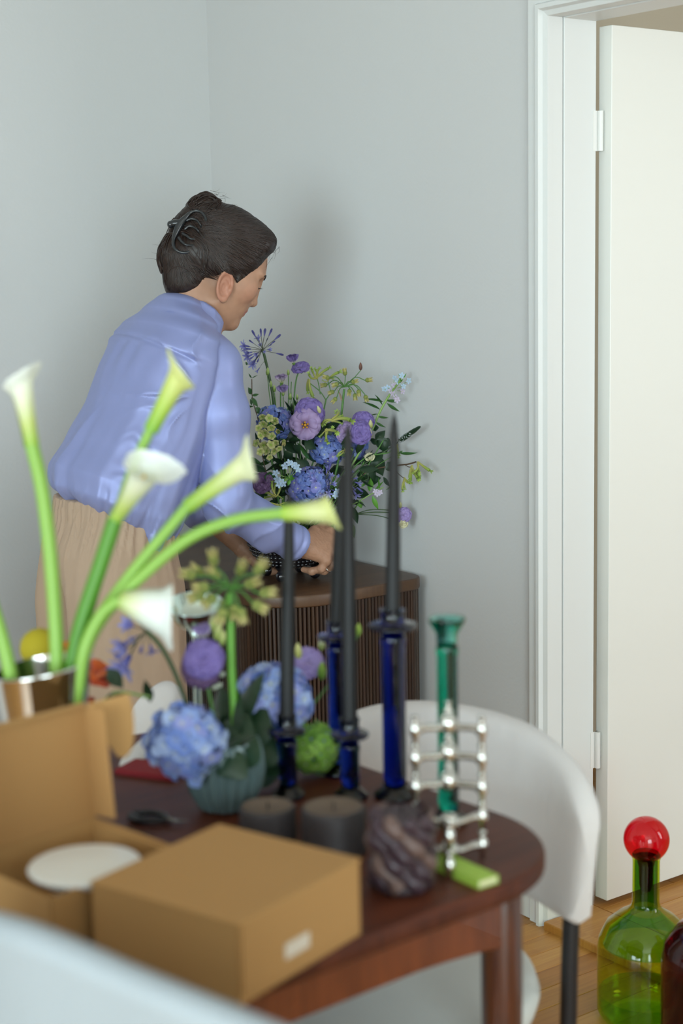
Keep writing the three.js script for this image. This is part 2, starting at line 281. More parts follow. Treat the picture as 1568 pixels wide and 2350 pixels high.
{ // dining table
  const t = thing('dining_table', 'dark reddish brown wooden dining table with rounded corners, crowded with vases, candles and boxes', 'table', TABLE);
  t.rotation.y = TA;
  const hx = 0.42, hz = 0.43, pl = (n, g, m) => part(t, n, g, m);
  pl('tabletop', slab(roundRect(-hx, hx, -hz, hz, [0.18, 0.18, 0.18, 0.18], 20), TY - 0.026, TY, 0.007), rosewoodTop);
  const li = 0.092, ap = 0.074, th = 0.022, y0 = TY - 0.116, y1 = TY - 0.026;                // legs' and aprons' distance in from the edge
  const arch = (len) => { // rail whose lower edge rises in a shallow arch
    const s = new THREE.Shape(); s.moveTo(-len / 2, y1); s.lineTo(len / 2, y1); s.lineTo(len / 2, y0 - 0.012); s.quadraticCurveTo(len / 2 - 0.06, y0, len / 2 - 0.16, y0 + 0.004); s.lineTo(-len / 2 + 0.16, y0 + 0.004); s.quadraticCurveTo(-len / 2 + 0.06, y0, -len / 2, y0 - 0.012); s.closePath();
    const g = new THREE.ExtrudeGeometry(s, { depth: th - 0.006, bevelEnabled: true, bevelThickness: 0.003, bevelSize: 0.003, bevelOffset: -0.003, bevelSegments: 2 }); g.translate(0, 0, -th / 2 + 0.003); return boxUV(g, 2); };
  const long = arch(2 * (hx - li)), short = arch(2 * (hz - li));
  for (const s of [-1, 1]) { pl('apron', long, rosewoodApron).position.z = s * (hz - ap - th / 2); const m = pl('apron', short, rosewoodApron); m.position.x = s * (hx - ap - th / 2); m.rotation.y = Math.PI / 2; }
  const leg = boxUV(lathe([[0, 0], [0.019, 0], [0.021, 0.02], [0.0265, TY - 0.2], [0.0265, TY - 0.028], [0, TY - 0.028]], 24), 2);
  for (const sx of [-1, 1]) for (const sz of [-1, 1]) pl('leg', leg, rosewood).position.set(sx * (hx - li), 0, sz * (hz - li));
}
// upholstered shell chairs: a bent, padded back that wraps the round seat; the shape faces +z
const greyFabric = new THREE.MeshPhysicalMaterial({ color: C('#dcd7d5'), roughness: 0.95, sheen: 0.5, sheenColor: C('#c9c6c4'), sheenRoughness: 0.6, bumpMap: noiseTex(60, 3, 256, 5), bumpScale: 0.0008 });
const seatFabric = new THREE.MeshPhysicalMaterial({ color: C('#d2d3ce'), roughness: 0.95, sheen: 0.4, sheenColor: C('#d0d0cc'), bumpMap: greyFabric.bumpMap, bumpScale: 0.0008 });
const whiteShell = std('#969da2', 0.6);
function shellBack(R, A, back, yLow, yHigh, thick, lean = 0.05, power = 2.4, nu = 48, nv = 20) { // closed padded panel: |a| up to A along the arc
  const pos = [], idx = [], half = (nu + 1) * (nv + 1);
  for (const side of [1, -1]) for (let j = 0; j <= nv; j++) for (let i = 0; i <= nu; i++) {
    // disc-like parametrisation squeezed into a superellipse outline
    const u = i / nu * 2 - 1, v = j / nv * 2 - 1, pw = v > 0 ? power : 7, lim = Math.pow(Math.max(0, 1 - Math.pow(Math.abs(u), pw)), 1 / pw);
    const a = u * A, hh = (yHigh - yLow) / 2, ym = yLow + 0.4 * (yHigh - yLow), y = v > 0 ? ym + v * lim * (yHigh - ym) : ym + v * lim * (ym - yLow);
    const edge = Math.max(0, 1 - Math.max(Math.abs(u) ** 10, Math.abs(v) ** 6)), th = thick * 0.5 * Math.sqrt(Math.max(0, edge)) * side;
    const r = R + th + lean * (y - yLow), flare = 0;
    pos.push(r * Math.sin(a), y, R - back - r * Math.cos(a));
  }
  for (const s of [0, 1]) for (let j = 0; j < nv; j++) for (let i = 0; i < nu; i++) { const a = s * half + j * (nu + 1) + i, b = a + 1, c = a + nu + 1, d = c + 1; s ? idx.push(a, c, b, b, c, d) : idx.push(a, b, c, b, d, c); }
  let g = new THREE.BufferGeometry(); g.setAttribute('position', new THREE.Float32BufferAttribute(pos, 3)); g.setIndex(idx);
  g = mergeVertices(g, 1e-5); g.computeVertexNormals();
  const p = g.attributes.position, uv = new Float32Array(p.count * 2); for (let i = 0; i < p.count; i++) uv.set([Math.atan2(p.getX(i), -p.getZ(i)) * R, p.getY(i)], i * 2); g.setAttribute('uv', new THREE.BufferAttribute(uv, 2));
  return g;
}
function chair(name, label, fabric, seatM, frameM, opt, pos, turn) {
  const c = thing(name, label, 'chair', pos, opt.group); c.rotation.y = turn;
  const { R: BR, A, back, yLow, yHigh, seatY, thick, S: R } = opt, ex = BR * Math.sin(A * 0.84), ez = BR - back - BR * Math.cos(A * 0.84) - 0.004;
  part(c, 'backrest', shellBack(BR, A, back, yLow, yHigh, thick, opt.lean, opt.power), fabric);
  part(c, 'seat', boxUV(lathe([[0, seatY - 0.06], [R - 0.045, seatY - 0.06], [R - 0.03, seatY - 0.05], [R - 0.024, seatY - 0.03], [R - 0.03, seatY - 0.012], [R - 0.05, seatY], [0, seatY + 0.006]], 56), 1), seatM);
  for (const s of [-1, 1]) {
    part(c, 'leg', tube([V3(s * (R - 0.09), seatY - 0.055, R - 0.1), V3(s * (R - 0.07), seatY * 0.5, R - 0.075), V3(s * (R - 0.05), 0.008, R - 0.05)], 0.0105, 12, 10), frameM);
    part(c, 'leg', tube([V3(s * ex, yLow + 0.05, ez), V3(s * ex * 0.99, seatY - 0.04, ez + 0.004), V3(s * ex * 0.985, seatY * 0.35, ez), V3(s * ex, 0.008, ez - 0.05)], 0.0125, 20, 10), frameM);
  }
  part(c, 'seat_frame', tube([...Array(16)].map((_, i) => V3((R - 0.07) * Math.cos(i / 16 * 6.283), seatY - 0.066, (R - 0.07) * Math.sin(i / 16 * 6.283))), 0.008, 48, 6, true), frameM);
  return c;
}
const shell = { R: 0.45, A: 0.66, back: 0.26, S: 0.285, yLow: 0.525, yHigh: 0.79, seatY: 0.462, thick: 0.046, lean: 0.10, power: 2.5, group: 'grey upholstered chairs round the table' };
const ch1 = chair('dining_chair', 'grey upholstered chair with black legs at the table, nearest the doorway', greyFabric, seatFabric, black, shell, V3(2.055, 0, 1.06), 0.2);
const ch2 = ch1.clone(); ch2.name = numbered('dining_chair'); { const p = at(366, 1600, 2.58); ch2.position.set(p.x - RIGHT.x * 0.26, 0, p.z - RIGHT.z * 0.26); } ch2.rotation.y = -0.63; ch2.userData.label = 'grey chair whose back rim peeks out behind the left blue hydrangea'; scene.add(ch2);
const ch3 = ch1.clone(); ch3.name = numbered('dining_chair'); ch3.position.set(1.46, 0, 1.90); ch3.rotation.y = 1.6; ch3.userData.label = 'grey chair cut off by the left photo edge, beyond the polished steel vase'; scene.add(ch3);
{ // the white chair in front of the lens: only the rim of its back is in view
  const rim = new THREE.CatmullRomCurve3([[-520, 2330, 1.50], [-430, 2150, 1.49], [-300, 2070, 1.46], [-140, 2046, 1.42], [0, 2062, 1.38], [110, 2084, 1.35], [220, 2124, 1.33], [330, 2174, 1.31], [450, 2229, 1.285], [570, 2287, 1.265], [690, 2350, 1.245], [800, 2424, 1.225], [880, 2520, 1.21], [920, 2680, 1.20]].map(([x, y, d]) => at(x, y, d)));
  const c0 = rim.getPoint(0), c1 = rim.getPoint(1), along = c1.clone().sub(c0).setY(0).normalize(), out = V3(0, 1, 0).cross(along); if (out.dot(EYE.clone().sub(c0)) < 0) out.negate();
  const mid = c0.clone().lerp(c1, 0.5), c = thing('white_chair', 'white chair in the foreground showing only the blurred rim of its back', 'chair', V3(mid.x, 0, mid.z).addScaledVector(out, -0.2));
  const T = 0.036, Y0 = 0.52, N = 60, pos = [], idx = [], K = 26;
  for (let i = 0; i <= N; i++) {
    const p = rim.getPoint(i / N), bow = 0.05 * (Math.pow(i / N * 2 - 1, 2) - 0.4);
    for (let k = 0; k < K; k++) { // loop round the thickness: up the back, over the top, down the inside
      let n, y; const r = T / 2;
      if (k < 8) { n = r; y = lerp(Y0, p.y - r, k / 8); } else if (k < 18) { const a = (k - 8) / 10 * Math.PI; n = r * Math.cos(a); y = p.y - r + r * Math.sin(a); } else { n = -r; y = lerp(p.y - r, Y0, (k - 18) / 7); }
      const lean = 0.10 * (y - 0.8);
      const q = p.clone().addScaledVector(out, n + lean - bow); pos.push(q.x - c.position.x, y, q.z - c.position.z);
    }
  }
  for (let i = 0; i < N; i++) for (let k = 0; k < K; k++) { const a = i * K + k, b = i * K + (k + 1) % K, d = a + K, e = b + K; idx.push(a, d, b, b, d, e); }
  for (let k = 1; k < K - 1; k++) idx.push(0, k, k + 1, N * K, N * K + k + 1, N * K + k);
  const g = new THREE.BufferGeometry(); g.setAttribute('position', new THREE.Float32BufferAttribute(pos, 3)); g.setIndex(idx); g.computeVertexNormals();
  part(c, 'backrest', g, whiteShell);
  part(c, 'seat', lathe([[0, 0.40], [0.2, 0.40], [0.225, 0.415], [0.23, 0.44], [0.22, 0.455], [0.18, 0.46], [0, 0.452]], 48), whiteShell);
  for (const s of [-1, 1]) part(c, 'backrest_support', (() => { const a = V3().addScaledVector(along, s * 0.12).addScaledVector(out, 0.17).setY(0.43), b = V3().addScaledVector(along, s * 0.12).addScaledVector(out, 0.2).setY(0.62); return tube([a, a.clone().lerp(b, 0.4).addScaledVector(out, 0.03), b], 0.011, 10, 8); })(), black);
  for (const [s, o] of [[-1, -1], [1, -1], [-1, 1], [1, 1]]) part(c, 'leg', (() => { const a = V3().addScaledVector(along, s * 0.13).addScaledVector(out, o * 0.13).setY(0.41), b = V3().addScaledVector(along, s * 0.19).addScaledVector(out, o * 0.19).setY(0.008); return tube([a, a.clone().lerp(b, 0.5), b], 0.011, 8, 8); })(), black);
}
// ---------------------------------------------------------------- boxes, candles and glass on the table; bottles on the floor
const kraft = new THREE.MeshPhysicalMaterial({ color: C('#a97f4b'), roughness: 0.85, bumpMap: noiseTex(30, 3, 256, 9), bumpScale: 0.0003 });
const kraftIn = new THREE.MeshPhysicalMaterial({ color: C('#a57a48'), roughness: 0.88 });
function frame(x, z) { return [x, z]; }
{ // the closed mailer box
  const A = V3(2.556, 0, 1.588), Cc = V3(2.312, 0, 1.444), ctr = V3(2.430, TY, 1.516), ang = 17.8 * D;
  const b = thing('cardboard_box', 'closed kraft cardboard mailer box with a small white label on its right side', 'box', ctr); b.rotation.y = ang;
  const hx = 0.1005, hz = 0.105, H = 0.088, w = 0.002;
  part(b, 'tray', boxUV(merge([rbx(-hx, hx, 0, H - 0.004, -hz, -hz + w, 0.0008), rbx(-hx, hx, 0, H - 0.004, hz - w, hz, 0.0008), rbx(-hx, -hx + w, 0, H - 0.004, -hz, hz, 0.0008), rbx(hx - w, hx, 0, H - 0.004, -hz, hz, 0.0008), bx(-hx, hx, 0, w, -hz, hz)]), 2), kraft);
  part(b, 'lid', boxUV(merge([rbx(-hx - 0.001, hx + 0.002, H - 0.004, H, -hz - 0.001, hz + 0.001, 0.0018), rbx(hx + 0.0002, hx + 0.0022, 0.012, H - 0.002, -hz + 0.006, hz - 0.004, 0.0008)]), 2), kraft);
  const st = new THREE.Shape(); const sw = 0.021, sh = 0.0085, r = 0.003; st.moveTo(-sw + r, -sh); st.lineTo(sw - r, -sh); st.quadraticCurveTo(sw, -sh, sw, -sh + r); st.lineTo(sw, sh - r); st.quadraticCurveTo(sw, sh, sw - r, sh); st.lineTo(-sw + r, sh); st.quadraticCurveTo(-sw, sh, -sw, sh - r); st.lineTo(-sw, -sh + r); st.quadraticCurveTo(-sw, -sh, -sw + r, -sh);
  const sg = new THREE.ExtrudeGeometry(st, { depth: 0.0003, bevelEnabled: false }); sg.rotateY(Math.PI / 2); sg.translate(hx + 0.0023, 0.031, 0.012);
  part(b, 'sticker', sg, std('#cfc4b4', 0.5), 'white label');
}
{ // the open mailer box: tray, lid standing up with its flaps
  const yt = 0.825, N = onY(116, 2061, yt), E = onY(425, 1950, yt), B = onY(252, 1866, yt);
  const dz = E.clone().sub(N).setY(0).normalize(), dx = B.clone().sub(E).setY(0); dx.addScaledVector(dz, -dx.dot(dz)); const depth = dx.length(); dx.normalize();
  const L = N.distanceTo(E) * 1.0, o = thing('open_cardboard_box', 'open kraft cardboard mailer box with its lid standing up, holding a white dish', 'box', V3(N.x, TY, N.z));
  // local axes: x runs from the near corner along dz, z runs away along dx
  o.rotation.y = Math.atan2(-dz.z, dz.x); const flip = Math.sign(V3(Math.sin(o.rotation.y), 0, Math.cos(o.rotation.y)).dot(dx)) || 1;
  const H = yt - TY, w = 0.0022, Z = (a, b) => flip > 0 ? [a, b] : [-b, -a], bz = (x0, x1, y0, y1, a, b) => rbx(x0, x1, y0, y1, ...Z(a, b), 0.0009);
  part(o, 'tray', boxUV(merge([bz(0, L, 0, H, 0, w), bz(0, L, 0, H, depth - w, depth), bz(0, w, 0, H, 0, depth), bz(L - w, L, 0, H, 0, depth), bz(0, L, 0, w, 0, depth), bz(w, w + 0.004, 0, H - 0.004, w, depth - w), bz(L - w - 0.004, L - w, 0, H - 0.004, w, depth - w)]), 2), kraft);
  const lid = new THREE.Group(); lid.name = 'lid'; lid.position.set(0, H, flip * depth); lid.rotation.x = flip * 0.10; o.add(lid);
  const LH = 0.142;
  part(lid, 'panel', boxUV(bz(0, L - 0.002, 0, LH, -w, 0), 2), kraftIn);
  part(lid, 'side_flap', boxUV(bz(L - 0.004, L - 0.0018, 0.004, LH - 0.004, -0.042, -w), 2), kraftIn);
  part(lid, 'side_flap', boxUV(bz(0, 0.0022, 0.004, LH - 0.004, -0.042, -w), 2), kraftIn);
  part(lid, 'tuck_flap', boxUV(bz(0.004, L - 0.004, LH - 0.002, LH + 0.001, -0.012, 0.0), 2), kraft);
  // rounded ear that sticks out at the top right and hangs down
  const s = new THREE.Shape(); s.moveTo(0, 0); s.lineTo(0.052, 0.004); s.quadraticCurveTo(0.058, -0.03, 0.05, -0.06); s.quadraticCurveTo(0.042, -0.078, 0.03, -0.07); s.quadraticCurveTo(0.012, -0.04, 0, -0.012);
  const g = new THREE.ExtrudeGeometry(s, { depth: w, bevelEnabled: false }); const ear = part(lid, 'ear', boxUV(g, 2), kraft); ear.position.set(L - 0.004, LH, flip > 0 ? -0.012 : 0.012); ear.rotation.y = flip > 0 ? 0.35 : -0.35;
}
const porcelain = std('#dcd9d2', 0.35);
{ // white dish lying in the open box
  const c = onY(195, 1982, 0.828), d = thing('white_dish', 'round white porcelain dish lying in the open cardboard box', 'dish', V3(c.x, 0.7535, c.z));
  part(d, 'bowl', lathe([[0, 0], [0.030, 0], [0.032, 0.004], [0.034, 0.045], [0.048, 0.060], [0.061, 0.0685], [0.0632, 0.072], [0.0618, 0.0742], [0.058, 0.0755], [0.03, 0.0775], [0, 0.0785]], 64), porcelain);
  part(d, 'foot_ring', lathe([[0.03, 0], [0.034, 0], [0.034, 0.004], [0.03, 0.004]], 48), porcelain);
}
// pillar candles
const waxDark = new THREE.MeshPhysicalMaterial({ color: C('#352f30'), roughness: 0.55, bumpMap: noiseTex(26, 4, 256, 13), bumpScale: 0.0006 });
const waxTop = std('#665648', 0.6), wick = std('#15110e', 0.9);
function pillar(px, pyTop, depth, R, H, label, m = waxDark) {
  const t = at(px, pyTop, depth), p = thing('pillar_candle', label, 'candle', V3(t.x, TY, t.z));
  const h = t.y - TY;
  part(p, 'wax', boxUV(lathe([[0, 0], [R - 0.002, 0], [R, 0.002], [R, h - 0.004], [R - 0.002, h - 0.001], [R - 0.004, h], [R - 0.0045, h - 0.003]], 48), 4), m);
  part(p, 'wax_top', lathe([[R - 0.004, h - 0.0005], [R * 0.7, h - 0.004], [R * 0.25, h - 0.006], [0, h - 0.006]], 48), waxTop);
  part(p, 'wick', tube([V3(0, h - 0.007, 0), V3(0.0006, h, 0), V3(0.002, h + 0.006, 0.001)], 0.0011, 6, 6), wick);
  return p;
}
pillar(614, 1848, 2.04, 0.037, 0.07, 'short dark grey pillar candle, the left one beside the plain taller pillar');
pillar(765, 1850, 1.99, 0.041, 0.09, 'plain dark grey pillar candle between the short pillar and the twisted candle');
{ // the knotted candle: ropes wound both ways over a core
  const t = at(921, 1858, 1.865), p = thing('twisted_candle', 'brownish purple candle covered in a twisted rope pattern beside the lime box', 'candle', V3(t.x, TY, t.z)), h = t.y - TY, R = 0.038;
  const m = new THREE.MeshPhysicalMaterial({ color: C('#3a2932'), roughness: 0.36, sheen: 0.3, sheenColor: C('#8d7460') }), m2 = new THREE.MeshPhysicalMaterial({ color: C('#66504a'), roughness: 0.42 });
  part(p, 'core', lathe([[0, 0], [R - 0.008, 0], [R - 0.005, 0.004], [R - 0.005, h - 0.006], [R - 0.012, h - 0.002], [0, h - 0.004]], 40), std('#3a2c30', 0.5));
  for (let k = 0; k < 9; k++) { const pts = [...Array(26)].map((_, i) => { const s = i / 25, a = k / 9 * 6.283 + s * 2.6, w = 0.0028 * Math.sin(s * 20 + k * 2.1), r = R - 0.0065 + w - 0.010 * Math.max(0, s - 0.9) * 10 * 0.5; return V3(r * Math.cos(a), 0.008 + s * (h - 0.012), r * Math.sin(a)); }); part(p, 'rope', tube(pts, (s) => 0.0085 + 0.0018 * Math.sin(s * 22 + k), 60, 8), k % 3 === 1 ? m2 : m); }
  part(p, 'wick', tube([V3(0, h - 0.006, 0), V3(0.001, h + 0.004, 0)], 0.0011, 4, 6), wick);
}
// candlesticks of coloured glass with dark tapers
const blueGlass = new THREE.MeshPhysicalMaterial({ color: C('#ffffff'), roughness: 0.05, transmission: 1, thickness: 0.02, ior: 1.5, attenuationColor: new THREE.Color(0.035, 0.09, 0.42), attenuationDistance: 0.016 });
const greenGlass = new THREE.MeshPhysicalMaterial({ color: C('#ffffff'), roughness: 0.04, transmission: 1, thickness: 0.02, ior: 1.5, attenuationColor: new THREE.Color(0.02, 0.46, 0.33), attenuationDistance: 0.022 });
const taperWax = std('#1b1a1b', 0.5, { specularIntensity: 0.6 });
function candlestick(name, label, px, pyTop, depth, R, mat, kind) {
  const t = at(px, pyTop, depth), o = thing(name, label, 'candlestick', V3(t.x, TY, t.z), undefined), h = t.y - TY;
  part(o, 'base', lathe([[0, 0], [R * 1.75, 0], [R * 1.8, 0.003], [R * 1.75, 0.007], [R * 1.15, 0.013], [R, 0.018], [0, 0.018]], 40), mat);
  part(o, 'column', lathe([[0, 0.018], [R * 0.98, 0.018], [R, 0.03], [R, h - 0.05], [R * 1.08, h - 0.045], [R * 1.08, h - 0.040], [R * 0.98, h - 0.036], [0, h - 0.036]], 40), mat);
  if (kind === 'flare') part(o, 'cup', lathe([[0, h - 0.036], [R * 0.98, h - 0.036], [R * 1.05, h - 0.02], [R * 1.75, h - 0.004], [R * 1.8, h - 0.001], [R * 1.72, h], [R * 0.8, h - 0.006], [R * 0.72, h - 0.03], [0, h - 0.031]], 40), mat);
  else part(o, 'cup', lathe([[0, h - 0.036], [R * 0.9, h - 0.036], [R * 0.95, h - 0.03], [R * 2.0, h - 0.026], [R * 2.05, h - 0.0235], [R * 2.0, h - 0.021], [R * 1.0, h - 0.019], [R * 1.05, h - 0.004], [R * 1.12, h - 0.001], [R * 1.05, h], [R * 0.82, h - 0.001], [R * 0.78, h - 0.018], [0, h - 0.019]], 40), mat);
  return [V3(t.x, t.y, t.z), o];
}
function taper(label, foot, tip, R, group) {                            // tip: where the pointed end is
  const o = thing('taper_candle', label, 'candle', foot, group), d = tip.clone().sub(foot), h = d.length();
  const w = part(o, 'wax', lathe([[0, 0], [R * 0.92, 0], [R, 0.01], [R * 0.9, h * 0.5], [R * 0.66, h - 0.05], [R * 0.45, h - 0.015], [R * 0.2, h - 0.003], [0, h]], 24), taperWax); aim(w, V3(), d);
  const k = part(o, 'wick', tube([V3(0, h - 0.003, 0), V3(0.0005, h + 0.006, 0)], 0.0009, 3, 6), wick); aim(k, V3(), d);
  return o;
}
const sticks = [
  ['small blue glass candlestick standing leftmost, in front of the right hydrangea', 658, 1640, 2.19, 0.0128, [664, 1128], 'thin dark taper candle in the leftmost blue candlestick'],
  ['low blue glass candlestick in the middle of the blue ones', 802, 1648, 2.18, 0.0132, [799, 972], 'dark taper candle in the low middle blue candlestick, tip before the blossoms'],
  ['tall blue glass candlestick, the rightmost blue one', 901, 1398, 2.16, 0.0165, [905, 950], 'dark taper candle in the tall rightmost blue candlestick'],
  ['tall blue glass candlestick half hidden behind the low middle one', 772, 1425, 2.27, 0.0138, [784, 1085], 'dark taper candle behind the middle one, overlapping it'],
];
for (const [label, px, py, dep, R, tip, tl] of sticks) {
  const [top] = candlestick('blue_candlestick', label, px, py, dep, R, blueGlass, 'cup');
  const foot = V3(top.x, top.y - 0.0185, top.z), tp = at(tip[0], tip[1], dep); tp.x = lerp(tp.x, foot.x, 0.0);
  taper(tl, foot, tp, 0.0108);
}
candlestick('green_candlestick', 'tall emerald green glass candlestick without a candle behind the chrome stack', 1026, 1418, 2.05, 0.0138, greenGlass, 'flare');
{ // modular chrome candle holders, five stacked; each is a hub with three arms ending in posts
  const c0 = at(1032, 1960, 1.985), R = 0.047, P = 0.0365;
  const arm = (k) => { const a = k * 2.0944, x = R * Math.cos(a), z = R * Math.sin(a); return V3(x, 0, z); };
  const hubG = lathe([[0, -0.011], [0.007, -0.010], [0.0115, -0.004], [0.0115, 0.005], [0.009, 0.010], [0.0075, 0.010], [0.0075, -0.002], [0, -0.002]], 28);
  const armGs = [0, 1, 2].map((k) => { const e = arm(k), t = tube([V3(), e.clone().multiplyScalar(0.35).setY(-0.001), e.clone().multiplyScalar(0.7).setY(0.001), e], (s) => 0.0062 - 0.0018 * Math.sin(s * 3.1), 14, 10); return t; });
  const postGs = [0, 1, 2].map((k) => { const e = arm(k); return merge([lathe([[0, -P / 2 - 0.001], [0.0033, -P / 2], [0.0033, -0.009], [0.0062, -0.006], [0.0066, 0], [0.0062, 0.006], [0.0033, 0.009], [0.0033, P / 2 - 0.006], [0.0048, P / 2 - 0.003], [0.0048, P / 2 - 0.0008], [0, P / 2 - 0.0008]], 20).translate(e.x, 0, e.z)]); });
  const ROT = 0.35, SWING = [1, -1].map((q) => q * Math.PI / 3).sort((p, q) => { const f = (t) => { const e = arm(0).applyAxisAngle(V3(0, 1, 0), ROT); return e.clone().sub(e.clone().applyAxisAngle(V3(0, 1, 0), t)).dot(RIGHT.clone().multiplyScalar(0.6).sub(FWD)); }; return f(q) - f(p); })[0];
  let first;
  const says = ['lowest of the five stacked chrome candle holders, feet on the tabletop', 'second from the bottom of the stacked chrome candle holders', 'middle one of the five stacked chrome candle holders', 'second from the top of the stacked chrome candle holders', 'topmost of the five stacked chrome candle holders'];
  for (let n = 0; n < 5; n++) {
    let o;
    if (!n) { o = first = thing('chrome_candle_holder', says[0], 'candle holder', V3(), 'stacked chrome candle holders');
      part(o, 'hub', hubG, steel); armGs.forEach((g) => part(o, 'arm', g, steel)); postGs.forEach((g) => part(o, 'post', g, steel)); }
    else { o = first.clone(); o.name = numbered('chrome_candle_holder'); o.userData.label = says[n]; scene.add(o); }
    const e = arm(0).applyAxisAngle(V3(0, 1, 0), ROT), low = n < 2;           // the two lowest are swung 60 degrees round a shared post
    const off = low ? e.clone().sub(e.clone().applyAxisAngle(V3(0, 1, 0), SWING)) : V3();
    o.position.set(c0.x + off.x, TY + 0.0195 + n * P, c0.z + off.z); o.rotation.y = ROT + (low ? SWING : 0);
  }
}
{ // lime green matchbox
  const a = at(975, 1975, 1.93), b = onY(1140, 2030, TY + 0.012), m0 = onY(982, 1952, TY + 0.011), m1 = onY(1122, 2014, TY + 0.011), mid = m0.clone().add(m1).multiplyScalar(0.5), d = m1.clone().sub(m0), len = d.length();
  const o = thing('matchbox', 'small lime green matchbox lying at the table edge beside the twisted candle', 'matchbox', V3(mid.x, TY, mid.z)); o.rotation.y = Math.atan2(-d.z, d.x);
  const lime = std('#9fc04a', 0.6), h = 0.0105, w = 0.032;
  part(o, 'sleeve', merge([rbx(-len / 2, len / 2, h - 0.001, h, -w / 2, w / 2, 0.0004), rbx(-len / 2, len / 2, 0, 0.001, -w / 2, w / 2, 0.0004), rbx(-len / 2, len / 2, 0, h, -w / 2, -w / 2 + 0.001, 0.0004), rbx(-len / 2, len / 2, 0, h, w / 2 - 0.001, w / 2, 0.0004)]), lime);
  part(o, 'tray', rbx(-len / 2 + 0.001, len / 2 - 0.001, 0.0012, h - 0.0015, -w / 2 + 0.0015, w / 2 - 0.0015, 0.0008), std('#d8d6a8', 0.8));
}
// ---------------------------------------------------------------- the big bottles on the floor
const thinGlass = (hex) => new THREE.MeshPhysicalMaterial({ color: C(hex), roughness: 0.02, transmission: 1, thickness: 0, ior: 1.5 });
function bottle(label, pos, profile, glass, deep) {
  const o = thing('glass_bottle', label, 'bottle', pos);
  part(o, 'body', lathe(profile, 72), glass);
  return o;
}
{
  const p = onY(1468, 2372, 0.0), R = 0.094, c = V3(p.x, 0, p.z);
  c.copy(onY(1480, 2336, 0.0));
  const top = at(1484, 1945, c.clone().sub(EYE).dot(FWD));
  const h = top.y, hs = h - 0.105;
  const o = bottle('large green glass bottle on the floor with a red ball stopper', c, [[0, 0.012], [R - 0.035, 0.008], [R - 0.02, 0.001], [R - 0.006, 0.006], [R, 0.022], [R, hs - 0.085], [R - 0.004, hs - 0.06], [R - 0.018, hs - 0.032], [R - 0.04, hs - 0.013], [0.036, hs - 0.002], [0.0285, hs + 0.006], [0.0265, hs + 0.016], [0.0262, h - 0.012], [0.0265, h - 0.004], [0.028, h]], thinGlass('#dcec5c'));
  part(o, 'neck', lathe([[0.0235, hs + 0.004], [0.0225, hs + 0.02], [0.0225, h - 0.004], [0.0255, h]], 48), thinGlass('#74c268'));
  part(o, 'shoulder', lathe([[R - 0.012, hs - 0.075], [R - 0.024, hs - 0.045], [R - 0.05, hs - 0.022], [0.03, hs - 0.008]], 64), thinGlass('#a4f0a0'));
  part(o, 'base_glass', lathe([[0, 0.013], [R - 0.03, 0.01], [R - 0.008, 0.012], [R - 0.004, 0.03], [R - 0.004, 0.055]], 64), thinGlass('#c4eca8'));
  const s = thing('ball_stopper', 'red glass ball stopper sitting on the green bottle', 'stopper', V3(c.x, h, c.z));
  const q = at(1486, 1902, c.clone().sub(EYE).dot(FWD)), rb = 0.0445, cy = q.y - h;
  part(s, 'ball', new THREE.SphereGeometry(rb, 56, 40).translate(0, cy, 0), thinGlass('#f2405c'));
  part(s, 'plug', lathe([[0, -0.07], [0.01, -0.068], [0.0135, -0.055], [0.0145, -0.02], [0.019, -0.003], [0.02, 0.003]], 32), thinGlass('#8c1620'));
  part(s, 'collar', lathe([[0.02, 0.002], [0.027, 0.0015], [0.0275, 0.006], [0.024, 0.010]], 32), thinGlass('#a81a26'));
}
{
  const depth = at(1560, 2200, 2.95), c = onY(1640, 2440, 0.0), R = 0.1, o = bottle('dark burgundy glass bottle cut off by the right photo edge', c, [[0, 0.012], [R - 0.02, 0.001], [R - 0.006, 0.006], [R, 0.022], [R, 0.2], [R - 0.006, 0.235], [R - 0.03, 0.265], [R - 0.06, 0.28], [0.028, 0.29], [0.026, 0.30], [0.026, 0.38], [0.028, 0.385]], thinGlass('#c01450'));
  part(o, 'lining', lathe([[0, 0.016], [R - 0.006, 0.02], [R - 0.004, 0.2], [R - 0.034, 0.262], [0.03, 0.285]], 64), thinGlass('#c8586e'));
}
// ---------------------------------------------------------------- the woman at the sideboard
const skin = new THREE.MeshPhysicalMaterial({ vertexColors: true, roughness: 0.52, sheen: 0.15, sheenColor: C('#d9a788') });
const person = thing('person', 'woman with pinned-up dark hair in lavender satin blouse and beige trousers, bending over the bouquet', 'person', V3(0.74, 0, 0.74));
const HC = V3(0.78, 1.4943, 0.4619), hYaw = -0.36;
const hF = V3(Math.sin(-hYaw) * 0.81, -0.586, -0.81 * Math.cos(hYaw)).normalize(), hU0 = V3(Math.sin(-hYaw) * 0.586, 0.81, -0.586 * Math.cos(hYaw)), hR = hF.clone().cross(hU0).normalize(), hU = hR.clone().cross(hF).normalize();
const headPt = (f, u, r = 0) => HC.clone().addScaledVector(hF, f).addScaledVector(hU, u).addScaledVector(hR, r);
const ell = (c, a) => (f, u, r) => { const x = (f - c[0]) / a[0], y = (u - c[1]) / a[1], z = (r - c[2]) / a[2], k = Math.hypot(x, y, z), q = Math.hypot(x / a[0], y / a[1], z / a[2]); return q < 1e-9 ? -Math.min(...a) : k * (k - 1) / q; };
const capL = (a, b, ra, rb) => { const s = cone({ x: a[0], y: a[1], z: a[2] }, { x: b[0], y: b[1], z: b[2] }, ra, rb); return s; };
